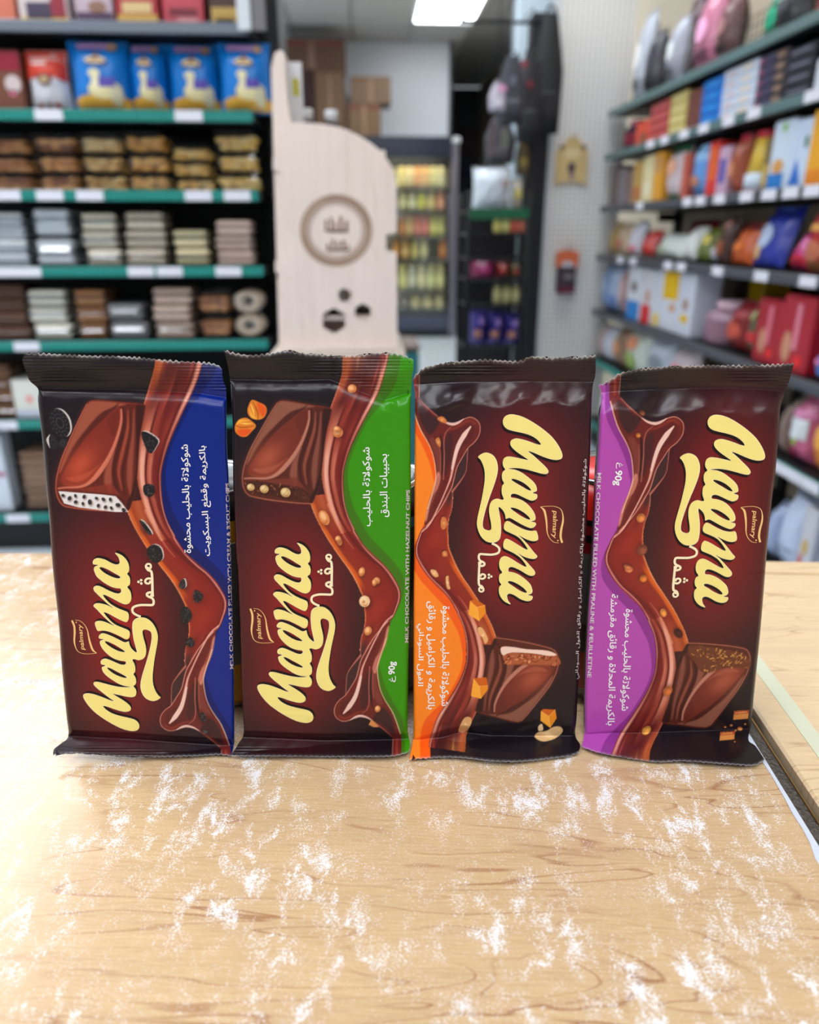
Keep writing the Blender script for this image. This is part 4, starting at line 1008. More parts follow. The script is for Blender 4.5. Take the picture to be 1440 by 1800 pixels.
        if key == 'blue':
            line('شوكولاتة بالحليب محشوة', (340,972), (334,781), 17)
            line('بالكريمة وقطع البسكويت', (375,977), (366,783), 17)
            line('MILK CHOCOLATE FILLED WITH CREAM & BISCUIT CHIPS', (410.5,1176), (402.8,849), 6.2, pearl, False, .02, 'side_text')
        if key == 'green':
            line('شوكولاتة بالحليب', (655.5,925), (653.5,786), 17)
            line('بحبيبات البندق', (685,909), (684,798), 17)
            line('90g', (697.5,1186), (698,1163), 15, white, False, .025, 'weight_text')
            line('غ', (696,1199), (696,1188), 12, white, True, .012, 'weight_text')
            line('MILK CHOCOLATE WITH HAZELNUT CHIPS', (718,1130), (720.5,861), 6.2, pearl, False, .02, 'side_text')
        if key == 'orange':
            line('شوكولاتة بالحليب محشوة', (774.5,1065), (772.5,1241), 17)
            line('بالكريمة و الكراميل و رقائق', (749.5,1057), (748,1247), 17)
            line('الفول السوداني', (732,1096), (730,1206), 14)
            line('شوكولاتة بالحليب محشوة بالكريمة و الكراميل و رقائق الفول السوداني', (1019,1194), (1034,807), 8.5, pearl, True, .012, 'side_text')
        if key == 'purple':
            line('شوكولاتة بالحليب محشوة', (1096.5,1070), (1089,1249), 17)
            line('بالكريمة المحلاة و رقائق مقرمشة', (1070,1044), (1064,1275), 17)
            line('غ', (1083,813), (1083,824), 12, white, True, .012, 'weight_text')
            line('90g', (1078.5,826), (1076.5,853), 16, white, False, .025, 'weight_text')
            line('MILK CHOCOLATE FILLED WITH PRALINE & FEUILLETINE', (1050.5,831), (1032.5,1191), 7.0, pearl, False, .02, 'side_text')
build_bars()
# ---------------------------------------------------------------- goods: builders (front of every item faces its own -y)
ORD = ['first', 'second', 'third', 'fourth', 'fifth', 'sixth', 'seventh', 'eighth', 'ninth']
def pm(col, rough=.45): return mat('print_%d_%d_%d_%d' % (*[int(v) for v in col], int(rough*100)), col, rough)
def patch(parent, prt, wx, hz, yf, col, bulge=None, name='printed_patch'):
    """flat print on the front: ('r'|'e'|'t', x, z, w, h) as fractions of the front"""
    k, x, z, w, h = prt
    if k == 'e': q = [(x+w/2*math.cos(a), z+h/2*math.sin(a)) for a in np.linspace(0, 2*math.pi, 18, endpoint=False)]
    elif k == 't': q = [(x-w/2, z-h/2), (x+w/2, z-h/2), (x, z+h/2)]
    else: q = [(x-w/2, z-h/2), (x, z-h/2), (x+w/2, z-h/2), (x+w/2, z), (x+w/2, z+h/2), (x, z+h/2), (x-w/2, z+h/2), (x-w/2, z)]
    n = len(q); _lift[0] = (_lift[0]+.0004) if bulge else .0010
    L = _lift[0]; V = []; Fc = []
    rings = (1, .75, .5, .25) if bulge else (1,)
    for s_ in rings:
        for a, b in q:
            a2, b2 = x+(a-x)*s_, z+(b-z)*s_; V.append((a2*wx, yf-(bulge(a2, b2) if bulge else 0)-L, b2*hz))
    V.append((x*wx, yf-(bulge(x, z) if bulge else 0)-L, z*hz))
    for k_ in range(len(rings)-1): Fc += [(k_*n+i, k_*n+(i+1) % n, (k_+1)*n+(i+1) % n, (k_+1)*n+i) for i in range(n)]
    k_ = len(rings)-1; Fc += [(k_*n+i, k_*n+(i+1) % n, len(V)-1) for i in range(n)]
    return obj(name, V, Fc, pm(col), parent)
_lift = [0.0]
def carton(name, label, cat, loc, w, d, h, col, rz=0, prints=(), group=None, side=None, rough=.4, rot=None):
    t = thing(name, label, cat, loc, rz, group, rot)
    MB().box((0, 0, h/2), (w, d, h), min(.004, w*.06)).build('box_body', pm(col, rough), t)
    f = MB(); f.box((0, -d*.12, h+.0008), (w*.94, d*.70, .0014), .0004); f.build('top_flap', pm(side or tuple(v*.8 for v in col), rough), t)
    for p, c in prints: patch(t, p, w, h, -d/2, c)
    return t
def pouch(name, label, cat, loc, w, d, h, col, rz=0, prints=(), group=None, rot=None, seal=None, rough=.28):
    t = thing(name, label, cat, loc, rz, group, rot)
    bul = lambda a, b: d/2*max(0, 1-abs(2*a)**2.6)**.7*max(0, 1-abs(2*min(max(b-.46, -.46), .44)*1.08)**3)**.6
    n, m = 13, 17; V = []
    for sgn in (-1, 1):
        for j in range(m):
            for i in range(n):
                a = i/(n-1)-.5; b = j/(m-1)*.92+.02
                wr = .04*d*math.sin(i*2.1+j*.9)*math.sin(j*1.7+i*.6)
                V.append((a*w*(1-.05*math.sin(math.pi*b)), sgn*(bul(a, b)+wr*(bul(a, b) > .001)), b*h))
    Fc = grid_faces(n, m); Fc = Fc+[tuple(q[::-1]) for q in grid_faces(n, m, n*m)]
    obj('bag_body', V, Fc, pm(col, rough), t, True)
    k = 14; sm_ = pm(seal or tuple(v*.85 for v in col), rough)
    top = [(-w/2+w*i/k, h*(.985 if i % 2 else 1.0)) for i in range(k+1)]
    MB().prism([(-w/2, h*.925)]+[(w/2, h*.925)]+top[::-1], -.0012, .0012).build('top_seal', sm_, t)
    MB().prism([(-w/2*.96, 0), (w/2*.96, 0), (w/2*.96, h*.035), (-w/2*.96, h*.035)], -.0012, .0012).build('bottom_seal', sm_, t)
    _lift[0] = .05*d+.0008
    for p, c in prints: patch(t, p, w, h, 0, c, bul)
    return t
clear = film_mat('clear_plastic', (.98, .98, .99), .11, .15)
def tub(label, loc, w, d, h, cols, rz=0, group=None, kind='lumps', seed=0):
    t = thing('biscuit_tub', label, 'tub', loc, rz, group); r = random.Random(seed)
    MB().box((0, 0, h*.40), (w, d, h*.78), .012, 1.04).build('tub_base', clear, t, False)
    MB().box((0, 0, h*.86), (w*1.05, d*1.05, h*.22), .01, .9).build('lid', clear, t, False)
    base = None
    nx, ny, nz = (3, 2, 2)
    for kz in range(nz):
        for ky in range(ny):
            for kx in range(nx):
                x = (kx-(nx-1)/2)*w*.29; y = (ky-(ny-1)/2)*d*.40; z = h*(.22+.34*kz)
                mm_ = pm(cols[r.randrange(len(cols))], .7)
                key = ('lump', mm_.name, round(w, 3), round(h, 3))
                if key not in _lump:
                    q = MB(); rr = w*.155; q.lathe([(rr*.5, -h*.15), (rr*.95, -h*.09), (rr, 0), (rr*.9, h*.09), (rr*.45, h*.15)], 10, sy=d/w*1.25)
                    o = q.build('biscuit', mm_, t, True); _lump[key] = o.data
                else:
                    o = bpy.data.objects.new('biscuit', _lump[key]); COL.objects.link(o); o.parent = t
                o.location = (x+r.uniform(-.004, .004), y, z); o.rotation_euler = (r.uniform(-.2, .2), r.uniform(-.2, .2), r.uniform(0, 3))
    return t
_lump = {}
def wrapped(label, loc, w, d, h, col, film, rz=0, group=None, tilt=0.0, layers=2, seed=0):
    """loaf of biscuits in glossy film"""
    t = thing('wrapped_biscuits', label, 'biscuits', loc, rz, group, (0, tilt, rz)); r = random.Random(seed)
    for k in range(layers):
        zc = h*(k+.5)/layers; q_ = r.choice((.9, 1.0, 1.08))
        MB().box((0, 0, zc*.92+h*.03), (w*.90, d*.9, h/layers*.80), .008).build('biscuit_layer', pm(tuple(min(255, int(v*q_)) for v in col), .75), t)
    n, m = 13, 9; V = []
    for sgn in (1, -1):
        for j in range(m):
            for i in range(n):
                a = i/(n-1)*2-1; b = j/(m-1)*2-1
                e = max(0, (1-abs(a)**6))**.3*max(0, (1-abs(b)**6))**.3
                V.append((a*w/2, b*d/2, h/2+sgn*(h/2*e*(1-.09*abs(math.sin(i*2.3+j*1.9+seed)))+.0003)))
    Fc = grid_faces(n, m)+[tuple(q[::-1]) for q in grid_faces(n, m, n*m)]
    obj('film_wrap', V, Fc, film, t, True)
    return t
def ring_biscuit_pack(label, loc, w, h, col, group, seed=0):
    t = thing('ring_biscuit_pack', label, 'biscuits', loc, 0, group)
    for k in range(3):
        q = MB(); R, rr = w*.33, w*.15
        V = []; Fc = []
        for i in range(18):
            for j in range(8):
                a, b = 2*math.pi*i/18, 2*math.pi*j/8
                V.append(((R+rr*math.cos(b))*math.cos(a), rr*math.sin(b)+.05*k, h/2+(R+rr*math.cos(b))*math.sin(a)*h/w*.98))
        for i in range(18):
            for j in range(8): Fc.append((i*8+j, i*8+(j+1) % 8, ((i+1) % 18)*8+(j+1) % 8, ((i+1) % 18)*8+j))
        q.add(V, Fc).build('ring_biscuit', pm(col, .7), t, True)
    MB().box((0, .05, h/2), (w*1.02, .15, h), .02).build('film_wrap', clear, t)
    return t
def jar(name, label, cat, loc, r, h, col, lidc, rz=0, group=None, band=None, rough=.25):
    t = thing(name, label, cat, loc, rz, group)
    MB().lathe([(r*.86, 0), (r, h*.05), (r, h*.68), (r*.8, h*.78), (r*.62, h*.82)], 14).build('jar_body', pm(col, rough), t, True)
    MB().lathe([(r*.66, h*.82), (r*.68, h*.84), (r*.68, h*.97), (r*.6, h)], 14).build('lid', pm(lidc, .4), t, True)
    if band: MB().lathe([(r*1.012, h*.2), (r*1.012, h*.58)], 14, cap=False).build('paper_label', pm(band, .5), t, True)
    return t
def shelf_rack(name, label, loc, rz, length, depth, tops, height, strip_cols, back_col, tag_us, strip_h=.032):
    """gondola: back panel, uprights, shelves with a price rail; local x along the front, front at y=0, going back to y=depth"""
    t = thing(name, label, 'shelf unit', loc, rz)
    bk = mat('rack_black', (16,17,20), .55)
    MB().box((0, depth+.012, height/2), (length, .02, height)).build('back_panel', mat('back_'+name, back_col, .7), t)
    nup = max(2, int(round(length/1.3))+1)
    for i in range(nup):
        x = -length/2+length*i/(nup-1)
        MB().box((x, depth-.012, height/2), (.045, .03, height), .004).build('upright', bk, t)
        for z in tops:
            pass
    for k, z in enumerate(tops):
        sh = MB().box((0, depth/2, z-.014), (length, depth, .026), .003).build('shelf', bk, t)
        if strip_cols[k] is not None:
            MB().box((0, -.006, z-strip_h/2+.002), (length, .012, strip_h), .003).build('price_rail', mat('rail_%d%d%d' % strip_cols[k], strip_cols[k], .4), sh)
            pt = None
            for u in tag_us[k]:
                if pt is None:
                    o = MB().box((0, -.0135, 0), (.085, .0015, strip_h*.95), .0004).build('price_tag', mat('price_paper', (226,226,236), .5), sh); pt = o.data
                else:
                    o = bpy.data.objects.new('price_tag', pt); COL.objects.link(o); o.parent = sh
                o.location = (u, 0, z-strip_h/2+.002)
        # brackets under the shelf at both ends
        for sx in (-1, 1): q = sx*(length/2-.003); MB().prism([(q-.002, z-.03), (q+.002, z-.03), (q+.002, z-.075), (q-.002, z-.06)], depth-.12, depth).build('bracket', bk, sh)
    base_h = tops[-1]-.03
    MB().box((0, depth/2+.02, base_h/2), (length, depth-.04, base_h)).build('base_plinth', bk, t)
    return t

# ---------------------------------------------------------------- left shelf unit (faces the counter)
YL = 2.65
LT = [float(at_y(20, y, YL)[2]) for y in (36, 193, 335, 470, 601, 739, 903)]
xr = float(at_y(452, 300, YL)[0]); lenL = 1.36; xc = xr-lenL/2
TEAL = (22,132,122)
def tags(row): return [float(at_y(px, py, YL)[0])-xc for px, py in row]
shelf_rack('shelf_unit', 'black shelving with teal price rails, stocked with biscuits, on the left', (xc, YL, 0), 0, lenL, .42, LT, 2.25,
    [(112,120,132), TEAL, TEAL, TEAL, TEAL, TEAL, TEAL], (14,15,18),
    [[], tags([(88,200),(333,200)]), tags([(15,342),(90,342),(160,342),(350,342),(418,342)]), tags([(20,478),(52,478),(250,478),(300,478),(403,478)]), tags([(50,609)]), tags([(12,747)]), tags([(35,912)])])
endp = thing('shelf_end_upright', 'tall black end upright at the right of the left shelving', 'upright', (xr+.054, YL+.2, 0))
MB().box((0, .08, 1.12), (.05, .28, 2.24), .006).build('post', mat('rack_black', (16,17,20), .55), endp)
MB().box((0, -.066, 1.12), (.012, .01, 2.2), .002).build('slot_rail', mat('slot_grey', (40,42,46), .5), endp)
def lx(x0, x1, yt, yb, row, y=YL+.03):
    a, b = at_y(x0, (yt+yb)/2, y), at_y(x1, (yt+yb)/2, y)
    z0 = LT[row]+.0012; zt = float(at_y((x0+x1)/2, yt, y)[2])
    return (a[0]+b[0])/2, b[0]-a[0], z0, max(.03, zt-z0)
def left_front(f, x0, x1, yt, row, d, y=YL+.03, **k):
    x, w, z, h = lx(x0, x1, yt, yt+100, row, y)
    if row: h = min(h, LT[row-1]-.036-z)
    return f(loc=(x, y+d/2, z), w=w*.95, d=d, h=h, **k)
# top shelf: lower parts of gift boxes (their tops are out of the picture)
for x0, x1, col, pr, lb in (
    (-30, 9, (214,120,96), [], 'salmon gift box cut off by the left picture edge on the top shelf'),
    (12, 106, (222,206,206), [(('r',-.1,.12,.5,.16),(70,60,84)),(('r',.3,.15,.3,.2),(150,40,60)),(('r',0,.03,.95,.05),(230,190,60))], 'white and pink gift box with yellow base line on the top shelf'),
    (114, 186, (196,176,190), [(('r',0,.06,.95,.1),(78,52,84)),(('e',.1,.16,.5,.12),(150,110,90))], 'lilac white box with purple base on the top shelf'),
    (188, 268, (178,48,56), [(('r',0,.05,.95,.09),(214,170,80)),(('r',0,.16,.7,.1),(226,196,140))], 'red box with gold base on the top shelf'),
    (272, 350, (196,70,84), [(('r',0,.12,.7,.08),(120,26,44)),(('r',.1,.05,.5,.04),(226,150,150))], 'pink red box beside the gold based box on the top shelf'),
    (356, 416, (70,40,30), [(('r',0,.1,.85,.14),(196,160,80)),(('r',0,.04,.6,.05),(226,200,130))], 'dark brown box with gold band at the right end of the top shelf')):
    left_front(carton, x0, x1, -150, 0, .2, name='gift_box', label=lb, cat='box', col=col, prints=pr, group='gift boxes on the top left shelf')
ps = thing('hanging_banner', 'narrow silver white banner hanging at the end of the top left shelf', 'banner', (at_y(445, 30, YL+.01)[0], YL-.03, float(at_y(445, 58, YL)[2])))
MB().box((-.022, 0, .3), (.04, .006, .6), .002).build('white_strip', pm((220,226,232), .3), ps)
MB().box((.022, .002, .3), (.04, .006, .6), .002).build('grey_strip', pm((120,116,122), .3), ps)
# second shelf: box, red pouch, four blue bags
left_front(carton, -20, 40, 88, 1, .14, name='biscuit_box', label='brown box with crimson top at the left end of the second shelf', cat='box', col=(120,70,52), prints=[(('r',0,.82,.98,.3),(150,20,50)),(('e',.2,.45,.5,.3),(214,196,196)),(('r',.15,.3,.2,.1),(226,120,150))])
left_front(carton, 28, 66, 62, 1, .06, y=YL+.24, name='biscuit_box', label='dark maroon box behind the red and white pouch on the second shelf', cat='box', col=(72,16,20))
left_front(pouch, 38, 116, 83, 1, .09, name='snack_pouch', label='red and white stand up pouch left of the blue bags on the second shelf', cat='pouch', col=(220,222,230), prints=[(('r',0,.72,.96,.46),(216,64,46)),(('e',0,.5,.36,.18),(120,84,70)),(('e',0,.5,.2,.1),(196,170,130)),(('r',0,.84,.7,.05),(236,190,186)),(('r',-.1,.76,.35,.05),(240,214,210)),(('e',-.2,.09,.12,.08),(190,70,60)),(('e',.02,.09,.1,.08),(150,80,60)),(('e',.22,.09,.14,.09),(176,50,46))], seal=(226,130,120))
for n, (x0, x1, yt) in enumerate(((108,220,50),(214,287,54),(284,382,53),(376,474,52))):
    left_front(pouch, x0, x1, yt, 1, .10, y=YL+(.02 if n in (0, 3) else .05), name='snack_bag', label='bright blue snack bag with sandy dune print, ' + ('leftmost of the four', 'second of the four from the left', 'third of the four from the left', 'rightmost of the four')[n], cat='bag', col=(12,124,214),
        prints=[(('e',.04,.14,.94,.20),(232,178,62)),(('r',.04,.08,.9,.11),(236,186,84)),(('e',.12,.30,.55,.26),(238,226,170)),(('e',.0,.40,.16,.26),(240,230,190)),(('e',.3,.22,.2,.3),(222,214,180)),(('r',.17,.40,.26,.13),(92,76,176)),(('e',-.02,.52,.2,.12),(232,222,180)),(('e',.02,.70,.34,.10),(226,200,150)),(('t',.03,.735,.38,.17),(126,82,62)),(('r',-.02,.90,.56,.075),(196,150,206)),(('e',.28,.89,.16,.1),(206,160,110))], group='blue snack bags on the second shelf', seal=(20,132,222))
# third to fifth shelves: stacks
G3 = [(150,96,56),(120,74,44),(176,120,72)]
for si, (x0, x1, yt, cols) in enumerate(((-32,46,233,[(196,130,78),(214,154,96),(160,104,64)]),(55,130,230,[(220,156,96),(150,92,62),(236,176,110)]),(137,210,230,[(236,192,120),(246,214,146)]),(215,292,228,[(242,190,96),(230,170,80)]),(300,370,252,[(246,198,100),(250,214,130)]),(376,450,226,[(250,204,100),(252,218,130)]))):
    x, w, z, h = lx(x0, x1, yt, 330, 2); hh = h/3
    for k in range(3):
        tub(f'clear tub of {("brown","mixed brown","pale tan","golden","small golden","yellow")[si]} biscuits, ' + ('bottom', 'middle', 'top')[k] + f' of the {ORD[si]} stack from the left', (x, YL+.03+.09, z+hh*k), w*.93, .16, hh*.99, cols, R_.uniform(-.04, .04), 'biscuit tubs on the third shelf', seed=si*5+k)
WF = [film_mat('film_white', (.9, .94, .98), .42, .3), film_mat('film_clear', (.95, .95, .95), .26, .2)]
for si, (x0, x1, yt, n, col, fl, nm) in enumerate(((-40,48,372,4,(232,238,248),0,'white'),(56,130,362,2,(212,218,226),0,'blue grey'),(139,208,372,3,(232,222,200),0,'white topped tan'),(213,292,370,3,(226,212,190),1,'pale tan'),(300,372,402,2,(224,210,168),1,'yellowish'),(375,448,385,3,(222,196,182),1,'pinkish'))):
    x, w, z, h = lx(x0, x1, yt, 466, 3); hh = h/n
    for k in range(n):
        pos = ('bottom', 'top') if n == 2 else ('bottom', 'middle', 'top') if n == 3 else ('bottom', 'second lowest', 'second highest', 'top')
        wrapped(f'{nm} film wrapped biscuit pack, ' + pos[k] + f' of the {ORD[si]} pile on the fourth shelf', (x+R_.uniform(-.006, .006), YL+.03+.08, z+hh*k), w*R_.uniform(.9, 1), .15, hh*.98, col, WF[fl], 0, 'wrapped packs on the fourth shelf', seed=si*7+k)
for si, (x0, x1, yt, n, col, fl, nm) in enumerate(((-40,50,500,4,(112,76,58),1,'dark brown'),(46,122,508,3,(226,222,206),0,'cream'),(130,190,508,3,(160,112,74),1,'striped brown'),(184,258,532,2,(130,130,134),0,'grey'),(264,340,504,3,(204,178,162),1,'rosy beige'))):
    x, w, z, h = lx(x0, x1, yt, 597, 4); hh = h/n
    for k in range(n):
        pos = ('bottom', 'top') if n == 2 else ('bottom', 'middle', 'top') if n == 3 else ('bottom', 'second lowest', 'second highest', 'top')
        wrapped(f'{nm} film wrapped biscuit pack, ' + pos[k] + f' of the {ORD[si]} pile on the fifth shelf', (x+R_.uniform(-.006, .006), YL+.03+.08, z+hh*k), w*R_.uniform(.9, 1), .15, hh*.97, col, WF[fl], 0, 'wrapped packs on the fifth shelf', seed=si*9+k)
x, w, z, h = lx(346, 404, 508, 598, 4)
for k in range(2):
    tub('clear pack of round orange brown biscuits, ' + ('lower', 'upper')[k] + ' of two on the fifth shelf', (x, YL+.11, z+h/2*k), w*.95, .14, h/2*.98, [(196,128,66),(214,150,84),(176,110,58)], 0, 'orange brown biscuit packs on the fifth shelf', seed=90+k)
x, w, z, h = lx(409, 464, 508, 598, 4)
for k in range(2):
    ring_biscuit_pack('clear pack of pale ring biscuits, ' + ('lower', 'upper')[k] + ' of two at the right end', (x, YL+.05, z+h/2*k), w*.95, h/2*.98, (206,186,162), 'ring biscuit packs on the fifth shelf')
# sixth and bottom shelves, the strip left of the bars
x, w, z, h = lx(-30, 26, 640, 737, 5)
for k in range(4): wrapped('brown film wrapped pack, ' + ('bottom', 'second lowest', 'second highest', 'top')[k] + ' of the pile on the sixth shelf', (x, YL+.1, z+h/4*k), w*.95, .15, h/4*.97, (128,88,62), WF[1], 0, 'wrapped packs on the sixth shelf', seed=50+k)
left_front(carton, 25, 80, 668, 5, .14, name='biscuit_box', label='white box with a small red dot on the sixth shelf', cat='box', col=(226,226,216), prints=[(('e',.05,.5,.24,.2),(236,150,140)),(('r',0,.12,.9,.2),(206,214,230))])
left_front(carton, -30, 8, 762, 6, .08, name='paper_bag', label='white packet cut by the left picture edge on the bottom shelf', cat='packet', col=(214,222,234), prints=[(('r',.2,.48,.5,.06),(170,90,130))])
x, w, z, h = lx(-24, 28, 832, 900, 6)
for k in range(2): wrapped('dark brown film wrapped pack, ' + ('lower', 'upper')[k] + ' of two on the bottom shelf', (x, YL+.12+.1, z+h/2*k), w*.9, .14, h/2*.95, (70,50,36), WF[1], 0, 'dark packs on the bottom shelf', seed=60+k)
x, w, z, h = lx(31, 104, 795, 900, 6)
for k in range(8): wrapped('flat tan wafer pack, ' + ('lowest', 'second lowest', 'third from the bottom', 'fourth from the bottom', 'fourth from the top', 'third from the top', 'second from the top', 'topmost')[k] + ' of the tall pile on the bottom shelf', (x+R_.uniform(-.004, .004), YL+.11, z+h/8*k), w*.95, .15, h/8*.96, (186,146,118), WF[1], 0, 'wafer packs on the bottom shelf', layers=1, seed=70+k)

# ---------------------------------------------------------------- right shelf unit (runs along the aisle)
XR = 1.25
RT = [1.700, 1.502, 1.258, 1.022, .742, .486, .15]
yn, yf_ = 1.35, 4.12; lenR = yf_-yn; ycR = (yn+yf_)/2
def rt(pts): return [ycR-float(at_x(px, py, XR)[1]) for px, py in pts]
SLATE = (88,116,116); GREY = (74,76,84)
shelf_rack('long_shelf_unit', 'long black shelving full of sweets along the right side of the aisle', (XR, ycR, 0), -math.pi/2, lenR, .42, RT, 2.2,
    [SLATE, SLATE, GREY, GREY, GREY, TEAL, TEAL], (186,172,150),
    [[], rt([(1150,245),(1175,235),(1210,222),(1245,212),(1290,195),(1335,182),(1440,155)]), rt([(1130,357),(1215,350),(1238,348),(1272,345),(1320,340),(1360,338),(1398,336),(1436,335)]), rt([(1095,460),(1118,462),(1180,468),(1203,470),(1268,478),(1345,486),(1428,496)]), [], rt([(1378,822),(1402,840),(1432,858)]), []])
RG = {0:'sweets on the top right shelf', 1:'boxes on the second right shelf', 2:'packets on the third right shelf', 3:'bags on the fourth right shelf', 4:'packets on the fifth right shelf', 5:'goods on the sixth right shelf', 6:'goods on the bottom right shelf'}
def right(f, name, label, cat, x0, x1, yt, row, col, prints=(), d=.12, lean=0.0, dx=.02, back=0.0, **k):
    ym = yt+25
    ya, yb = min(yf_-.03, float(at_x(x0, ym, XR+dx)[1])), float(at_x(x1, ym, XR+dx)[1])
    z = RT[row]+.0012; zt = float(at_x((x0+x1)/2, yt, XR+dx)[2]); h = max(.05, zt-z)
    z += .36*d*math.sin(lean)
    if row: h = min(h, RT[row-1]-.036-z)
    return f(name=name, label=label, cat=cat, loc=(XR+dx+d/2+back, (ya+yb)/2, z), w=abs(ya-yb)*(.90 if f is pouch else .95), d=d, h=h, col=col, prints=prints, group=RG[row], rot=(-lean, 0, -math.pi/2), **k)
def stackbox(label, x0, x1, yt, row, n, col, pr=(), name='sweet_box', d=.2):
    ym = yt+25; ya, yb = float(at_x(x0, ym, XR+.02)[1]), float(at_x(x1, ym, XR+.02)[1])
    z = RT[row]+.0012; zt = min(RT[row-1]-.036, float(at_x((x0+x1)/2, yt, XR+.02)[2])); h = max(.06, zt-z)/n
    for k in range(n):
        pos = {1: [''], 2: ['lower of two', 'upper of two'], 3: ['bottom of its stack', 'middle of its stack', 'top of its stack'], 4: ['bottom of its stack', 'second lowest of its stack', 'second highest of its stack', 'top of its stack'], 5: ['bottom of its stack', 'second lowest of its stack', 'middle of its stack', 'second highest of its stack', 'top of its stack']}[n][k]
        carton(name, label+(', '+pos if pos else ''), 'box', (XR+.02+d/2, (ya+yb)/2, z+h*k), abs(ya-yb)*.96, d, h*.985, col, -math.pi/2, pr, RG[row])
# top shelf, far to near, behind a wire basket rail
for x0, x1, yt, col, lb in ((1086,1098,95,(150,110,120),'pinkish foil bag at the far end of the top right shelf'),(1102,1112,70,(128,130,142),'silver foil bag near the far end of the top right shelf'),(1112,1132,20,(186,192,204),'tall silver bag in the top right basket'),(1128,1150,55,(52,50,60),'black foil bag behind the silver bags on the top right shelf'),(1146,1172,-6,(72,30,44),'dark plum bag on the top right shelf'),(1168,1189,30,(170,174,188),'grey foil bag next to the plum bag on the top right shelf'),(1193,1214,4,(206,200,196),'white paper bag on the top right shelf'),(1216,1256,-20,(206,120,150),'pink bag on the top right shelf'),(1256,1284,-10,(110,70,70),'brown bag between the pink and green bags'),(1282,1322,-30,(16,130,96),'green bag on the top right shelf'),(1318,1362,-40,(196,34,50),'red bag on the top right shelf'),(1356,1400,-30,(44,42,50),'black bag beside the red bag on the top right shelf'),(1402,1450,-60,(90,34,44),'dark red bag at the near end of the top right shelf')):
    right(pouch, 'sweet_bag', lb, 'bag', x0, x1, yt, 0, col, [(('e',0,.5,.5,.3),tuple(min(255, v*1.35+20) for v in col)),(('r',0,.2,.6,.12),tuple(v*.6 for v in col))], .09, .06, back=(.11 if int(x0) % 4 else 0))
bk_ = thing('wire_basket', 'black wire basket rail along the top right shelf', 'basket', (XR+.004, ycR, RT[0]))
for k, z in enumerate((.02, .05, .08)): MB().tube([(0, -lenR/2+.6, z), (0, lenR/2-.3, z)], .0016, 5).build('wire_rail', mat('black_wire', (30,30,32), .4, .6), bk_)
wr = MB()
for k in range(60): wr.tube([(0, -lenR/2+.6+k*(lenR-.9)/59, 0), (0, -lenR/2+.6+k*(lenR-.9)/59, .08)], .0012, 4)
wr.build('upright_wires', mat('black_wire', (30,30,32), .4, .6), bk_)['kind'] = 'stuff'
# second shelf
right(jar, 'sweet_jar', 'small jar with pink lid at the far end of the second right shelf', 'jar', 1092, 1110, 212, 1, (44,26,60)) if False else None
def rjar(label, x0, x1, yt, row, col, lidc, band, name='sweet_jar', cat='jar'):
    ya, yb = float(at_x(x0, yt+20, XR+.03)[1]), float(at_x(x1, yt+20, XR+.03)[1]); r = abs(ya-yb)/2*.95
    z = RT[row]+.0012; h = max(.05, float(at_x((x0+x1)/2, yt, XR+.03)[2])-z)
    jar(name, label, cat, (XR+.03+r, (ya+yb)/2, z), r, h, col, lidc, 0, RG[row], band)
rjar('small dark jar with pink lid at the far end of the second right shelf', 1092, 1108, 212, 1, (50,28,66), (222,110,140), (150,30,60))
stackbox('orange red packet next to the dark jar', 1117, 1142, 212, 1, 1, (226,76,44), [(('r',.1,.3,.4,.4),(140,80,50))])
stackbox('red box of sweets left of the gold boxes', 1143, 1176, 180, 1, 4, (186,62,66), [(('r',0,.5,.8,.3),(214,110,106))])
stackbox('cream and gold box on the second right shelf', 1178, 1208, 163, 1, 4, (206,188,110), [(('r',0,.5,.7,.4),(226,210,150))])
stackbox('chocolate brown box between the gold and blue boxes', 1208, 1234, 158, 1, 5, (112,62,52), [(('r',0,.5,.9,.25),(150,90,76))])
stackbox('bright blue box on the second right shelf', 1235, 1272, 138, 1, 4, (14,118,212), [(('e',0,.5,.5,.4),(40,150,232))])
stackbox('white box on the second right shelf', 1272, 1332, 114, 1, 5, (208,220,236), [(('r',.2,.5,.3,.4),(236,216,196)),(('r',-.25,.4,.3,.3),(226,190,196))])
stackbox('dark violet box with rosy ends', 1333, 1362, 96, 1, 5, (60,54,86), [(('r',-.3,.5,.3,.5),(150,70,104))])
stackbox('brown edged dark box left of the black boxes', 1362, 1384, 86, 1, 5, (54,46,52), [(('r',0,.5,.6,.5),(150,118,96))])
stackbox('black box on the second right shelf', 1385, 1432, 80, 1, 4, (26,26,40), [(('r',0,.6,.7,.2),(120,120,140))])
stackbox('white packet at the near end of the second right shelf', 1434, 1470, 98, 1, 1, (216,222,232))
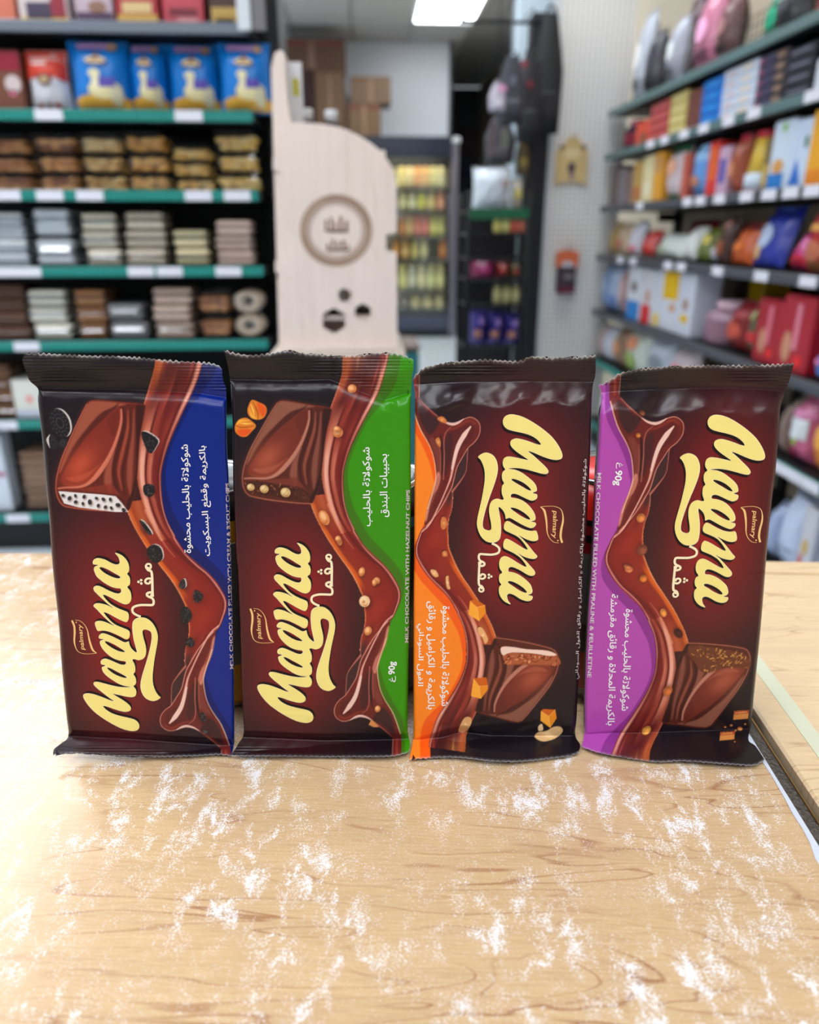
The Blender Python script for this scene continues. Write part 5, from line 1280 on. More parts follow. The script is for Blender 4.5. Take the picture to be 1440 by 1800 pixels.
# third shelf
for x0, x1, yt, col, pr, lb, f in (
    (1072,1086,292,(112,92,92),[],'brown grey packet at the far end of the third right shelf',carton),
    (1087,1099,296,(136,128,134),[],'grey packet next to the far brown packet on the third right shelf',carton),
    (1100,1113,300,(128,104,104),[],'taupe packet on the third right shelf',carton),
    (1113,1131,284,(196,158,84),[(('r',0,.25,.8,.3),(196,120,60))],'gold packet on the third right shelf',carton),
    (1131,1150,274,(230,218,170),[(('r',0,.3,.6,.3),(240,230,196))],'cream packet on the third right shelf',carton),
    (1150,1166,268,(226,160,44),[(('r',0,.75,.8,.3),(206,150,90))],'yellow orange packet on the third right shelf',carton),
    (1166,1200,256,(216,200,204),[(('r',0,.93,.98,.14),(24,96,60)),(('e',0,.6,.5,.3),(230,170,140)),(('r',0,.06,.9,.1),(60,120,70))],'white and pink packet with green top on the third right shelf',pouch),
    (1200,1211,270,(196,90,70),[],'thin red packet left of the light blue packet',carton),
    (1211,1246,250,(104,160,226),[(('e',-.1,.3,.6,.2),(206,140,110)),(('r',0,.8,.8,.3),(150,196,240))],'light blue biscuit packet on the third right shelf',pouch),
    (1246,1263,250,(222,50,46),[(('r',.1,.6,.6,.6),(236,110,40))],'red and orange upright packet on the third right shelf',carton),
    (1263,1282,258,(206,170,196),[(('r',0,.5,.6,.5),(92,84,170))],'white and violet packet on the third right shelf',carton),
    (1283,1301,234,(176,90,66),[(('r',0,.92,.9,.12),(190,30,60)),(('e',0,.4,.6,.3),(206,130,86))],'brown red bag on the third right shelf',pouch),
    (1344,1358,244,(120,100,56),[(('r',0,.3,.7,.4),(196,164,80))],'dark gold packet left of the white and blue box',carton),
    (1360,1397,212,(208,222,238),[(('r',-.1,.12,.8,.24),(26,124,206)),(('e',-.05,.34,.56,.22),(214,156,86)),(('r',.05,.9,.2,.12),(130,190,90))],'white and blue box with biscuit picture on the third right shelf',carton),
    (1397,1429,209,(202,218,240),[(('t',-.1,.24,.7,.4),(30,110,206)),(('r',.3,.66,.2,.16),(40,110,80))],'second white and blue box, nearer than the one with biscuit',carton),
    (1430,1462,190,(240,170,30),[(('r',0,.12,.9,.2),(236,140,20))],'yellow orange packet at the near end of the third right shelf',carton)):
    right(f, 'biscuit_packet', lb, 'packet', x0, x1, yt, 2, col, pr, .1)
def cone(label, x0, x1, yt):
    ya, yb = float(at_x(x0, yt+20, XR+.02)[1]), float(at_x(x1, yt+20, XR+.02)[1]); w = abs(ya-yb); z = RT[2]+.0012; h = float(at_x((x0+x1)/2, yt, XR+.02)[2])-z
    t = thing('biscuit_roll', label, 'packet', (XR+.02+w/2, (ya+yb)/2, z), 0, RG[2])
    MB().lathe([(w*.46, h*.3), (w*.40, h*.6), (w*.36, h*.86)], 16).build('yellow_wrap', pm((226,190,70)), t, True)
    MB().lathe([(w*.5, h*.02), (w*.5, h*.30), (w*.46, h*.31)], 16).build('white_base', pm((206,222,236)), t, True)
    MB().lathe([(w*.37, h*.86), (w*.36, h*.97), (w*.3, h)], 16).build('red_top', pm((190,24,50)), t, True)
    MB().lathe([(w*.505, 0), (w*.505, h*.03)], 16).build('red_foot', pm((190,40,70)), t, True)
cone('yellow roll with red top and white base on the third right shelf', 1304, 1342, 228)
# fourth shelf: leaning bags
D_ = {1128: .15}; D_ = type('D', (dict,), {'__missing__': lambda a, b: 0.0})(D_)
for x0, x1, yt, col, pr, lb, ln in (
    (1058,1076,390,(176,146,86),[],'gold bag at the far end of the fourth right shelf',.2),
    (1076,1093,392,(206,180,150),[(('e',0,.3,.6,.3),(196,110,100))],'beige and rose bag on the fourth right shelf',.25),
    (1096,1114,388,(214,214,226),[(('r',0,.15,.8,.2),(226,150,160))],'white and pink bag on the fourth right shelf',.3),
    (1116,1136,405,(206,60,56),[],'small red bag lying low on the fourth right shelf',.5),
    (1128,1176,388,(140,18,30),[(('e',0,.5,.5,.3),(176,40,44))],'dark red bag at the back of the fourth right shelf',.3),
    (1140,1188,412,(214,222,216),[(('r',-.2,.2,.4,.2),(190,206,170))],'white bag leaning on the fourth right shelf',.5),
    (1190,1212,398,(226,230,228),[],'second white bag right of the leaning white bag',.45),
    (1214,1236,402,(110,120,50),[(('e',.2,.55,.4,.3),(214,196,84))],'green and gold bag on the fourth right shelf',.45),
    (1238,1248,440,(196,198,210),[],'small silver packet low on the fourth right shelf',.5),
    (1252,1272,382,(74,46,40),[(('e',0,.8,.6,.2),(196,140,130)),(('r',0,.3,.6,.3),(150,80,44))],'dark brown bag with rosy top on the fourth right shelf',.25),
    (1274,1312,392,(206,92,34),[(('r',0,.84,.95,.2),(110,30,34)),(('e',0,.35,.5,.25),(226,120,50))],'orange bag with maroon top on the fourth right shelf',.4),
    (1315,1372,362,(40,56,166),[(('e',-.15,.45,.6,.42),(190,206,236)),(('e',-.25,.2,.36,.22),(230,190,140)),(('r',.1,.9,.5,.08),(70,100,200))],'large royal blue bag with pale picture on the fourth right shelf',.35),
    (1376,1410,405,(206,60,130),[(('r',0,.12,.9,.2),(200,30,60)),(('e',.2,.5,.3,.3),(236,130,190))],'magenta bag leaning low on the fourth right shelf',.6),
    (1414,1462,344,(186,40,44),[(('e',0,.3,.7,.3),(196,110,80)),(('r',0,.62,.6,.1),(236,170,90)),(('r',.1,.1,.5,.12),(120,70,30))],'tall red bag at the near end of the fourth right shelf',.1)):
    right(pouch, 'sweet_bag', lb, 'bag', x0, x1, yt, 3, col, pr, .075, ln*.8, back=D_[x0])
# fifth shelf
for x0, x1, yt, col, pr, lb, f, ln in (
    (1049,1066,456,(150,176,220),[(('e',0,.5,.6,.4),(206,220,240))],'pale blue bag at the far end of the fifth right shelf',pouch,0),
    (1066,1086,458,(176,196,226),[(('r',0,.2,.7,.3),(110,140,200))],'second pale blue bag of the fifth right shelf',pouch,0),
    (1084,1104,460,(170,130,132),[(('e',0,.5,.6,.5),(206,176,176))],'rosy brown packet on the fifth right shelf',pouch,0),
    (1104,1130,468,(214,218,226),[(('r',0,.18,.9,.36),(34,128,206)),(('e',0,.62,.4,.2),(110,90,86))],'white packet with blue base on the fifth right shelf',carton,0),
    (1131,1149,472,(212,212,218),[(('r',0,.18,.95,.34),(212,44,48)),(('e',.1,.5,.4,.24),(196,130,110))],'white packet with red base on the fifth right shelf',carton,0),
    (1150,1167,470,(208,212,222),[(('r',.1,.14,.6,.2),(236,200,60))],'white packet with yellow spot on the fifth right shelf',carton,0),
    (1168,1197,466,(212,216,228),[(('r',0,.76,.96,.46),(232,186,18)),(('e',.2,.4,.4,.14),(206,150,100))],'white packet with broad yellow top on the fifth right shelf',carton,0),
    (1197,1224,472,(210,214,228),[(('e',0,.28,.6,.14),(226,186,30)),(('e',0,.5,.4,.2),(170,130,110))],'white packet with yellow spot nearer the yellow topped one',carton,0),
    (1222,1246,478,(206,170,16),[(('r',0,.3,.8,.3),(120,100,50))],'mustard packet behind the pink jar on the fifth right shelf',carton,0),
    (1266,1306,530,(140,34,40),[(('e',0,.35,.7,.36),(196,80,60)),(('e',.2,.7,.4,.2),(170,60,66))],'dark red bag with flower print on the fifth right shelf',pouch,.15),
    (1304,1330,532,(96,92,66),[(('e',-.1,.7,.4,.2),(196,196,130)),(('e',.2,.3,.5,.2),(210,50,56))],'olive bag with red and pale spots on the fifth right shelf',pouch,.15),
    (1332,1378,526,(170,24,42),[(('r',.05,.6,.16,.6),(226,120,140)),(('e',-.15,.35,.3,.4),(206,140,110)),(('e',.2,.18,.26,.16),(236,40,44))],'red strawberry box with upright pale lettering on the fifth right shelf',carton,0),
    (1376,1436,520,(176,26,46),[(('r',.05,.6,.16,.6),(226,130,150)),(('e',-.2,.32,.3,.42),(206,146,116)),(('e',.22,.16,.26,.16),(236,40,44))],'second red strawberry box, nearer than its neighbour',carton,0)):
    right(f, 'biscuit_packet', lb, 'packet', x0, x1, yt, 4, col, pr, .11, ln, back=.215 if x0 == 1222 else 0)
rjar('jar with pink flower lid on the fifth right shelf', 1226, 1270, 528, 4, (176,140,160), (226,190,206), (150,110,130))
right(pouch, 'sweet_bag', 'sky blue bag leaning out at the right picture edge', 'bag', 1400, 1478, 606, 4, (60,140,226), [(('e',-.2,.2,.24,.12),(236,130,180)),(('e',0,.6,.5,.4),(150,196,240))], .12, .5, dx=-.06)
# sixth and bottom shelves
for x0, x1, yt, row, col, pr, lb, f in (
    (1036,1056,566,5,(196,170,166),[],'rosy white packet at the far end of the sixth right shelf',pouch),
    (1054,1074,572,5,(206,210,222),[],'white packet next to the far rosy one on the sixth right shelf',pouch),
    (1072,1094,576,5,(150,120,96),[(('e',0,.5,.6,.4),(214,150,110))],'brown packet on the sixth right shelf',pouch),
    (1092,1130,578,5,(206,214,202),[(('e',0,.3,.5,.4),(150,180,90)),(('e',0,.7,.5,.3),(226,150,110))],'white packet with green spot on the sixth right shelf',pouch),
    (1128,1170,590,5,(190,200,214),[(('e',.1,.5,.5,.3),(130,140,150))],'bluish white packet on the sixth right shelf',pouch),
    (1168,1212,606,5,(206,190,196),[(('e',0,.5,.5,.3),(226,120,130))],'white packet with pink spot on the sixth right shelf',pouch),
    (1372,1384,696,5,(150,130,120),[],'brown grey packet beside the pink bag on the sixth right shelf',pouch),
    (1387,1426,690,5,(212,110,146),[(('r',.05,.5,.66,.3),(226,232,236)),(('e',-.16,.5,.12,.1),(70,90,90)),(('e',.1,.32,.16,.1),(160,200,60)),(('r',.1,.72,.7,.1),(236,150,196)),(('e',-.1,.15,.5,.16),(170,40,80))],'pink bag with white panel beside the purple bar',pouch),
    (1428,1478,700,5,(240,140,34),[(('e',0,.5,.5,.3),(246,176,70))],'orange bag at the right picture edge on the sixth right shelf',pouch),
    (1344,1362,880,6,(176,190,222),[],'pale blue packet beside the purple bar on the bottom right shelf',pouch),
    (1364,1412,866,6,(202,214,240),[(('r',0,.3,.7,.02),(130,140,170))],'large white blue bag on the bottom right shelf',pouch),
    (1412,1438,890,6,(206,206,214),[(('e',0,.5,.5,.2),(206,170,90)),(('e',-.2,.3,.3,.2),(206,70,60))],'white packet with gold and red spots on the bottom right shelf',carton),
    (1438,1490,880,6,(150,160,190),[],'blue grey packet at the right picture edge on the bottom right shelf',pouch)):
    right(f, 'snack_packet', lb, 'packet', x0, x1, yt, row, col, pr, .12)
# ---------------------------------------------------------------- plywood display stand on a second counter
c2 = thing('display_counter', 'narrow pale counter carrying the plywood display stand', 'counter', (-.055, 1.62, 0))
MB().box((0, 0, COUNTER_Z-.0155), (.265, .30, .03), .004).build('countertop', mat('pale_board', (206,194,180), .5), c2)
MB().box((0, .0, (COUNTER_Z-.031)/2), (.24, .27, COUNTER_Z-.031), .004).build('cabinet_body', mat('cabinet_white', (206,212,216), .5), c2)
YH = 1.5
def hp(px, py, y=YH): return at_y(px, py, y)
ply = wood_mat('birch_plywood', (240,224,216), (212,190,174), (240,240,240), 0, .55)
burnt = mat('laser_burn', (176,150,132), .7); burnt2 = mat('laser_burn_dark', (150,118,100), .7)
stand = thing('plywood_stand', 'laser cut plywood display stand with a round engraved emblem', 'display stand', (0, YH, COUNTER_Z))
org = np.array((0, YH, COUNTER_Z))
outline_px = smooth_line([(490,215),(540,216),(590,222),(630,238),(665,262),(688,292),(694,312)], 5).tolist()+[(697,330),(697,410),(679,412),(679,440),(697,443),(698,520),(698,606),(499,607),(495,480),(484,478),(484,458),(494,456),(491,300),(480,298),(480,275),(490,273)]
def hexa(cx, cy, r): return [(cx+r*math.cos(a), cy+r*math.sin(a)) for a in np.arange(math.pi/6, 6.28+math.pi/6-.01, math.pi/3)]
HX = [(606,519,13),(638,549,16),(587,564,23)]
V2, F2 = poly_shape([outline_px]+[hexa(*h) for h in HX])
W3 = hp(V2[:, 0], V2[:, 1])-org
n = len(W3); TH = .006
Vb = np.vstack([W3, W3+np.array((0, TH, 0))]); Fb = [tuple(f[::-1]) for f in F2]+[tuple(i+n for i in f) for f in F2]
from collections import Counter
ec = Counter(); dirn = {}
for f in F2:
    for a, b in zip(f, f[1:]+f[:1]): ec[tuple(sorted((a, b)))] += 1; dirn[tuple(sorted((a, b)))] = (a, b)
Fb += [(dirn[e][0], dirn[e][1], dirn[e][1]+n, dirn[e][0]+n) for e, c in ec.items() if c == 1]
obj('side_panel', Vb, Fb, ply, stand)
def flat_px(name, pts_faces, m, lift=.0006, parent=stand):
    VV, FF = pts_faces; w = hp(VV[:, 0], VV[:, 1], YH-lift)-org
    return obj(name, w, FF, m, parent)
def ring_px(cx, cy, r0, r1):
    A = np.linspace(0, 2*math.pi, 48, endpoint=False)
    return np.array([(cx+r1*math.cos(a), cy+r1*math.sin(a)) for a in A]+[(cx+r0*math.cos(a), cy+r0*math.sin(a)) for a in A]), [(i, (i+1) % 48, 48+(i+1) % 48, 48+i) for i in range(48)]
flat_px('engraved_ring', ring_px(591, 405, 50, 64), burnt)['label'] = 'brown burnt outer ring of the emblem'
flat_px('engraved_ring', ring_px(591, 405, 46, 48), burnt2, .0008)
letters = []
for x0, y0, w_, h_ in ((571,386,5,22),(580,382,5,26),(588,390,4,18),(596,380,6,28),(606,388,6,20),(576,404,36,5),(574,428,5,14),(583,420,5,22),(592,424,5,18),(601,422,6,20),(610,430,4,12),(574,438,40,4)):
    q = np.array([(x0,y0),(x0+w_,y0),(x0+w_,y0+h_),(x0,y0+h_)], float); letters.append(q)
VV = np.vstack(letters); FF = [tuple(range(i*4, i*4+4)) for i in range(len(letters))]
flat_px('engraved_lettering', (VV, FF), burnt2)['label'] = 'two rows of brown engraved lettering'
arcs = []
for a in np.linspace(-1.9, -.2, 14):
    arcs.append(np.array([(591+r*math.cos(a+d), 405+r*math.sin(a+d)) for r, d in ((54,0),(60,0),(60,.06),(54,.06))]))
for a in np.linspace(1.2, 2.9, 12):
    arcs.append(np.array([(591+r*math.cos(a+d), 405+r*math.sin(a+d)) for r, d in ((54,0),(60,0),(60,.06),(54,.06))]))
flat_px('ring_lettering', (np.vstack(arcs), [tuple(range(i*4, i*4+4)) for i in range(len(arcs))]), burnt2, .0012)
sl = [np.array([(675,y),(681,y),(681,y+42),(675,y+42)], float) for y in (290, 432, 455)]
a_ = hp(478, 90); b_ = hp(502, 90)
bp = [(478,122),(484,96),(494,90),(501,95),(502,120),(506,170),(512,214),(500,608),(492,608)]
q = hp(np.array([p[0] for p in bp], float), np.array([p[1] for p in bp], float), YH+.02)-org
MB().prism([(v[0], v[2]) for v in q], .008, .22).build('back_panel', ply, stand)
wS = float(hp(690, 500)[0]-hp(500, 500)[0]); xS = float(hp(595, 500)[0])
for z in (.06, .18, .30): MB().box((xS, .12, z), (wS*.94, .22, .006)).build('shelf_board', ply, stand)
MB().box((xS, .236, .19), (wS*.96, .006, .38)).build('far_side_panel', ply, stand)
MB().box((xS, .11, .004), (wS*1.08, .26, .008), .001).build('base_board', ply, stand)
# little bottles in the stand
def bottle(label, px, ytop, y, z, h, r, body, capc, bandc):
    x = float(at_y(px, ytop, y)[0]); t = thing('small_bottle', label, 'bottle', (x, y, z), 0, 'small bottles in the plywood stand')
    MB().lathe([(r, 0), (r, h*.6), (r*.75, h*.72), (r*.42, h*.78), (r*.42, h*.84)], 14).build('bottle_body', pm(body, .25), t, True)
    MB().lathe([(r*.48, h*.84), (r*.48, h*.98), (r*.4, h)], 14).build('cap', pm(capc, .4), t, True)
    MB().lathe([(r*1.02, h*.12), (r*1.02, h*.52)], 14, cap=False).build('paper_label', pm(bandc, .5), t, True)
bottle('white capped dark bottle with red spot above the plywood stand, left of two', 538, 190, YH+.07, COUNTER_Z+.3045, .130, .026, (52,46,52), (226,226,230), (190,44,50))
bottle('white capped dark bottle with red spot above the plywood stand, right of two', 582, 190, YH+.07, COUNTER_Z+.3045, .128, .026, (60,50,56), (222,226,232), (214,40,48))
bottle('dark bottle with white band behind the large hexagon opening', 587, 540, YH+.055, COUNTER_Z+.0645, .095, .024, (40,36,38), (206,210,214), (216,220,226))
bottle('dark bottle behind the right hexagon opening', 640, 530, YH+.055, COUNTER_Z+.0645, .1, .024, (56,48,46), (70,60,58), (80,72,70))
cd = at_y(518, 160, YH+.05)
card = thing('price_card', 'white card with yellow mark standing in the plywood stand', 'card', (cd[0], YH+.045, COUNTER_Z+.3045), 0)
hh = float(at_y(518, 112, YH+.05)[2])-COUNTER_Z-.303
MB().box((0, 0, hh/2), (.030, .004, hh), .0006).build('card_sheet', pm((222,222,226), .5), card)
patch(card, ('r', .1, .8, .4, .14), .030, hh, -.002, (196,190,60))

# ---------------------------------------------------------------- cooler with glass door at the back
YC = 8.6
zb = 0.0; cxl, cxr = float(at_y(540, 400, YC)[0]), float(at_y(803, 400, YC)[0]); cw = cxr-cxl; ccx = (cxl+cxr)/2
ch = float(at_y(745, 240, YC)[2])
cool = thing('glass_door_cooler', 'black upright cooler with lit shelves of yellow goods at the back', 'cooler', (ccx, YC, 0))
blk = mat('cooler_black', (20,24,32), .35)
d_ = .75
fr = MB(); fr.box((0, d_, ch/2), (cw, .03, ch)); fr.box((-cw/2+.02, d_/2, ch/2), (.04, d_, ch)); fr.box((cw/2-.02, d_/2, ch/2), (.04, d_, ch)); fr.box((0, d_/2, ch-.02), (cw, d_, .04)); fr.box((0, d_/2, .12), (cw, d_, .24))
fr.build('cabinet', blk, cool)
MB().box((0, -.01, ch-.10), (cw, .03, .20), .006).build('header_panel', mat('header_navy', (26,34,52), .2), cool)
MB().box((0, -.012, .16), (cw, .03, .14), .006).build('kick_plate', mat('kick_grey', (70,76,96), .3), cool)
MB().box((cw/2-.035, -.03, ch/2-.02), (.07, .05, ch-.05), .01).build('door_frame', mat('door_silver', (132,128,142), .3, .6), cool)
MB().lathe([(.04, 0), (.05, .02), (.03, .05)], 12, c=(cw/2-.03, -.05, ch-.06)).build('hinge_cap', mat('hinge_white', (220,226,230), .3), cool, True)
MB().tube([(cw/2-.09, -.05, .8), (cw/2-.09, -.07, .85), (cw/2-.09, -.07, 1.45), (cw/2-.09, -.05, 1.5)], .012, 8).build('door_handle', mat('door_silver', (132,128,142), .3, .6), cool, True)
MB().box((0, d_-.03, ch/2), (cw-.1, .01, ch-.5)).build('back_liner', mat('liner_cream', (226,216,170), .6), cool)
gt = glow_mat('cooler_tube', (255,250,226), 26)
MB().box((0, .07, ch-.12), (cw-.2, .04, .03)).build('light_tube', gt, cool); MB().box((-cw/2+.065, .06, ch/2), (.03, .03, ch-.6)).build('light_tube', gt, cool)
tz = [float(at_y(740, y, YC+.1)[2]) for y in (330, 370, 416, 456, 510, 543)]
for z in tz: MB().box((0, d_/2, z-.012), (cw-.1, d_-.12, .02)).build('wire_shelf', mat('shelf_grey', (96,96,84), .5), cool)
MB().box((-.02, -.004, ch/2-.05), (cw-.14, .006, ch-.6)).build('door_glass', film_mat('door_glass', (.97, .98, .98), .06, .05), cool)
rows = [(327,292,[(216,196,120),(226,206,150),(220,160,96),(226,180,110),(214,206,140),(226,214,160)]),(368,336,[(222,210,150),(226,218,170),(214,206,60),(226,200,120),(226,150,100)]),(413,378,[(206,140,84),(226,190,130),(230,130,100),(230,120,96),(220,212,110),(216,208,120)]),(454,420,[(226,150,60),(230,180,110),(214,196,110),(222,210,140),(0,0,0),(230,140,50)]),(508,464,[(226,216,140),(214,210,180),(222,210,150),(226,220,150),(224,214,140)]),(542,518,[(120,110,80),(196,180,120),(206,190,130),(200,186,130)])]
cn = ('top', 'second', 'third', 'fourth', 'fifth', 'lowest')
for ri, (yb, yt, cols) in enumerate(rows):
    z = tz[ri]; n_ = len(cols)
    for k, c in enumerate(cols):
        if c == (0, 0, 0): continue
        px = 700+(k+.5)*(84/n_) if ri != 3 else 688+(k+.5)*(100/n_)
        x = float(at_y(px, yt, YC+.1)[0]); h = (float(at_y(px, yt, YC+.1)[2])-z)*.98; r = .5*84/n_*.9*(YC/1391)*1.0
        jar('chilled_tub', f'{("pale yellow","orange","lemon yellow","cream")[(k+ri) % 4]} jar, {ORD[k]} from the left on the {cn[ri]} cooler shelf', 'jar', (x, YC+.14, z), r, h, c, tuple(min(255, v*1.08) for v in c), 0, 'chilled jars in the cooler', tuple(min(255, v*1.12+8) for v in c))
# cartons on top of the cooler
def px_carton(name, label, x0, x1, yt, yb, y, col, prints=(), d=.4, z=None, tape=True):
    a, b = at_y(x0, yb, y), at_y(x1, yb, y); z0 = float(a[2]) if z is None else z; h = float(at_y((x0+x1)/2, yt, y)[2])-z0
    t = thing(name, label, 'carton', ((a[0]+b[0])/2, y+d/2, z0), 0, 'cartons on the cooler')
    w = float(b[0]-a[0])
    MB().box((0, 0, h/2), (w*.98, d, h), .008).build('carton_body', pm(col, .8), t)
    MB().box((0, -d/2-.001, h*.5), (w*.10, .003, h*.9)).build('tape_strip', pm(tuple(v*1.25 for v in col), .4), t)
    fl = MB(); fl.box((-w*.24, 0, h+.003), (w*.47, d*.96, .006)); fl.box((w*.24, 0, h+.003), (w*.47, d*.96, .006)); fl.build('top_flap', pm(tuple(v*.9 for v in col), .8), t)
    for p, c in prints: patch(t, p, w*.98, h, -d/2, c)
    return h+z0+.006
YB = YC+.12
za = px_carton('carton', 'brown carton stacked under the dark red carton on the cooler', 556, 609, 126, 236, YB, (120,92,70), z=ch+.001)
px_carton('carton', 'dark carton at the left of the cooler top', 500, 555, 126, 236, YB, (58,34,36), z=ch+.001)
px_carton('carton', 'wide dark brown carton with red line on top of the stack', 488, 609, 68, 126, YB, (96,70,54), [(('r',0,.85,.9,.1),(120,40,40))], z=za)
zc_ = px_carton('carton', 'small brown carton under its twin on the right of the cooler', 612, 670, 183, 236, YB+.05, (136,108,82), [(('r',0,.9,.9,.12),(130,70,56))], z=ch+.001)
px_carton('carton', 'brown carton on top at the right of the cooler', 616, 688, 135, 183, YB+.05, (132,106,84), z=zc_)

# ---------------------------------------------------------------- wire rack, hanging bags, pegboard column
YR = 3.9
def rp(px, py, y=YR): return at_y(px, py, y)
rk = thing('wire_display_rack', 'black wire display rack with snack bags in the aisle', 'rack', (float(rp(872, 600)[0]), YR+.15, 0))
rx0 = float(rp(822, 450)[0])-rk.location.x; rx1 = float(rp(925, 450)[0])-rk.location.x
wire = mat('black_wire', (30,30,32), .4, .6)
zt_ = float(rp(870, 335)[2])
for sx in (rx0, rx1):
    for sy in (-.15, .17): MB().tube([(sx, sy, 0), (sx, sy, zt_)], .010, 8).build('post', wire, rk, True)
shelf_z = [float(rp(870, y)[2]) for y in (372, 412, 455, 492, 537, 612)]
for z in shelf_z:
    s_ = MB(); s_.tube([(rx0, -.15, z), (rx1, -.15, z)], .006, 6); s_.tube([(rx0, .17, z), (rx1, .17, z)], .006, 6); s_.tube([(rx0, -.15, z), (rx0, .17, z)], .006, 6); s_.tube([(rx1, -.15, z), (rx1, .17, z)], .006, 6)
    for k in range(8): x = rx0+(rx1-rx0)*(k+.5)/8; s_.tube([(x, -.15, z), (x, .17, z)], .003, 5)
    s_.build('wire_shelf', wire, rk)
MB().box(((rx0+rx1)/2, -.165, shelf_z[0]-.01), (rx1-rx0, .006, .05), .002).build('green_rail', mat('green_rail', (10,96,62), .35), rk)
MB().box(((rx0+rx1)/2, .19, zt_*.55), (rx1-rx0, .006, zt_*.75)).build('back_mesh_panel', mat('rack_back', (40,38,42), .6), rk)
def rack_item(f, name, label, cat, x0, x1, yt, yb, col, prints=(), d=.16, **k):
    a, b = rp(x0, yb), rp(x1, yb); z = min(shelf_z, key=lambda q: abs(q-float(rp(870, yb)[2])))+.008; h = float(rp((x0+x1)/2, yt)[2])-z
    return f(name=name, label=label, cat=cat, loc=((a[0]+b[0])/2, YR+.10, z), w=float(b[0]-a[0]), d=d, h=max(.05, h), col=col, prints=prints, group='goods on the wire rack', **k)
rack_item(pouch, 'snack_bag', 'big white crinkled bag on top of the wire rack', 'bag', 834, 902, 290, 370, (228,240,250), [(('e',.3,.6,.3,.2),(206,190,190))], .2)
rack_item(pouch, 'snack_bag', 'pale cream and white bag behind the big white bag', 'bag', 903, 923, 312, 370, (214,206,190), [(('r',0,.5,.6,.3),(226,214,120))], .12)
for k, (px, c) in enumerate(((876,(206,196,110)),(891,(206,200,130)),(906,(196,92,70)),(919,(190,110,90)))):
    x = float(rp(px, 400)[0]); z = shelf_z[1]+.008; jar('spice_jar', ('yellow jar, left of four on the wire rack', 'second yellow jar of the wire rack', 'red jar on the wire rack', 'rosy jar at the right of the wire rack')[k], 'jar', (x, YR+.03, z), .020, float(rp(px, 378)[2])-z, c, (90,80,60), 0, 'jars on the wire rack', tuple(min(255, v*1.15) for v in c))
rack_item(pouch, 'snack_bag', 'magenta bag on the wire rack', 'bag', 831, 872, 460, 491, (150,34,90), [(('e',0,.5,.5,.4),(190,70,130))])
rack_item(pouch, 'snack_bag', 'dark red bag right of the magenta bag', 'bag', 875, 898, 462, 491, (150,32,36), [(('e',0,.6,.5,.3),(196,90,70))])
rack_item(pouch, 'snack_bag', 'olive and red bag at the right of the wire rack', 'bag', 899, 919, 464, 491, (110,86,50), [(('e',0,.4,.6,.3),(170,60,50))])
for k, px in enumerate((876, 892, 908)):
    x = float(rp(px, 520)[0]); z = shelf_z[4]+.008; jar('spice_jar', ('left', 'middle', 'right')[k]+' of three dull yellow jars low on the wire rack', 'jar', (x, YR+.03, z), .022, float(rp(px, 498)[2])-z, (150,146,96), (70,66,60), 0, 'low jars on the wire rack', (176,170,120))
for k, (x0, x1) in enumerate(((829,857),(858,887),(888,917))):
    rack_item(pouch, 'snack_bag', ('left', 'middle', 'right')[k]+' violet snack bag at the bottom of the wire rack', 'bag', x0, x1, 546+3*k, 610, (50,40,130), [(('e',-.1,.35,.5,.26),(176,120,96)),(('e',.15,.7,.4,.2),(150,120,196))])
lw = thing('low_shelf_end', 'low teal shelf end with brown top behind the plywood stand', 'shelf', (float(at_y(700, 640, 3.2)[0])-.02, 3.35, 0))
zl = float(at_y(715, 612, 3.2)[2]); xl1 = float(at_y(737, 640, 3.2)[0])-lw.location.x
MB().box((xl1-.2, 0, zl/2-.01), (.4, .3, zl-.02), .005).build('end_panel', mat('teal_panel', (30,116,122), .45), lw)
MB().box((xl1-.2, 0, zl), (.41, .31, .02), .003).build('top_board', mat('brown_board', (120,104,96), .6), lw)
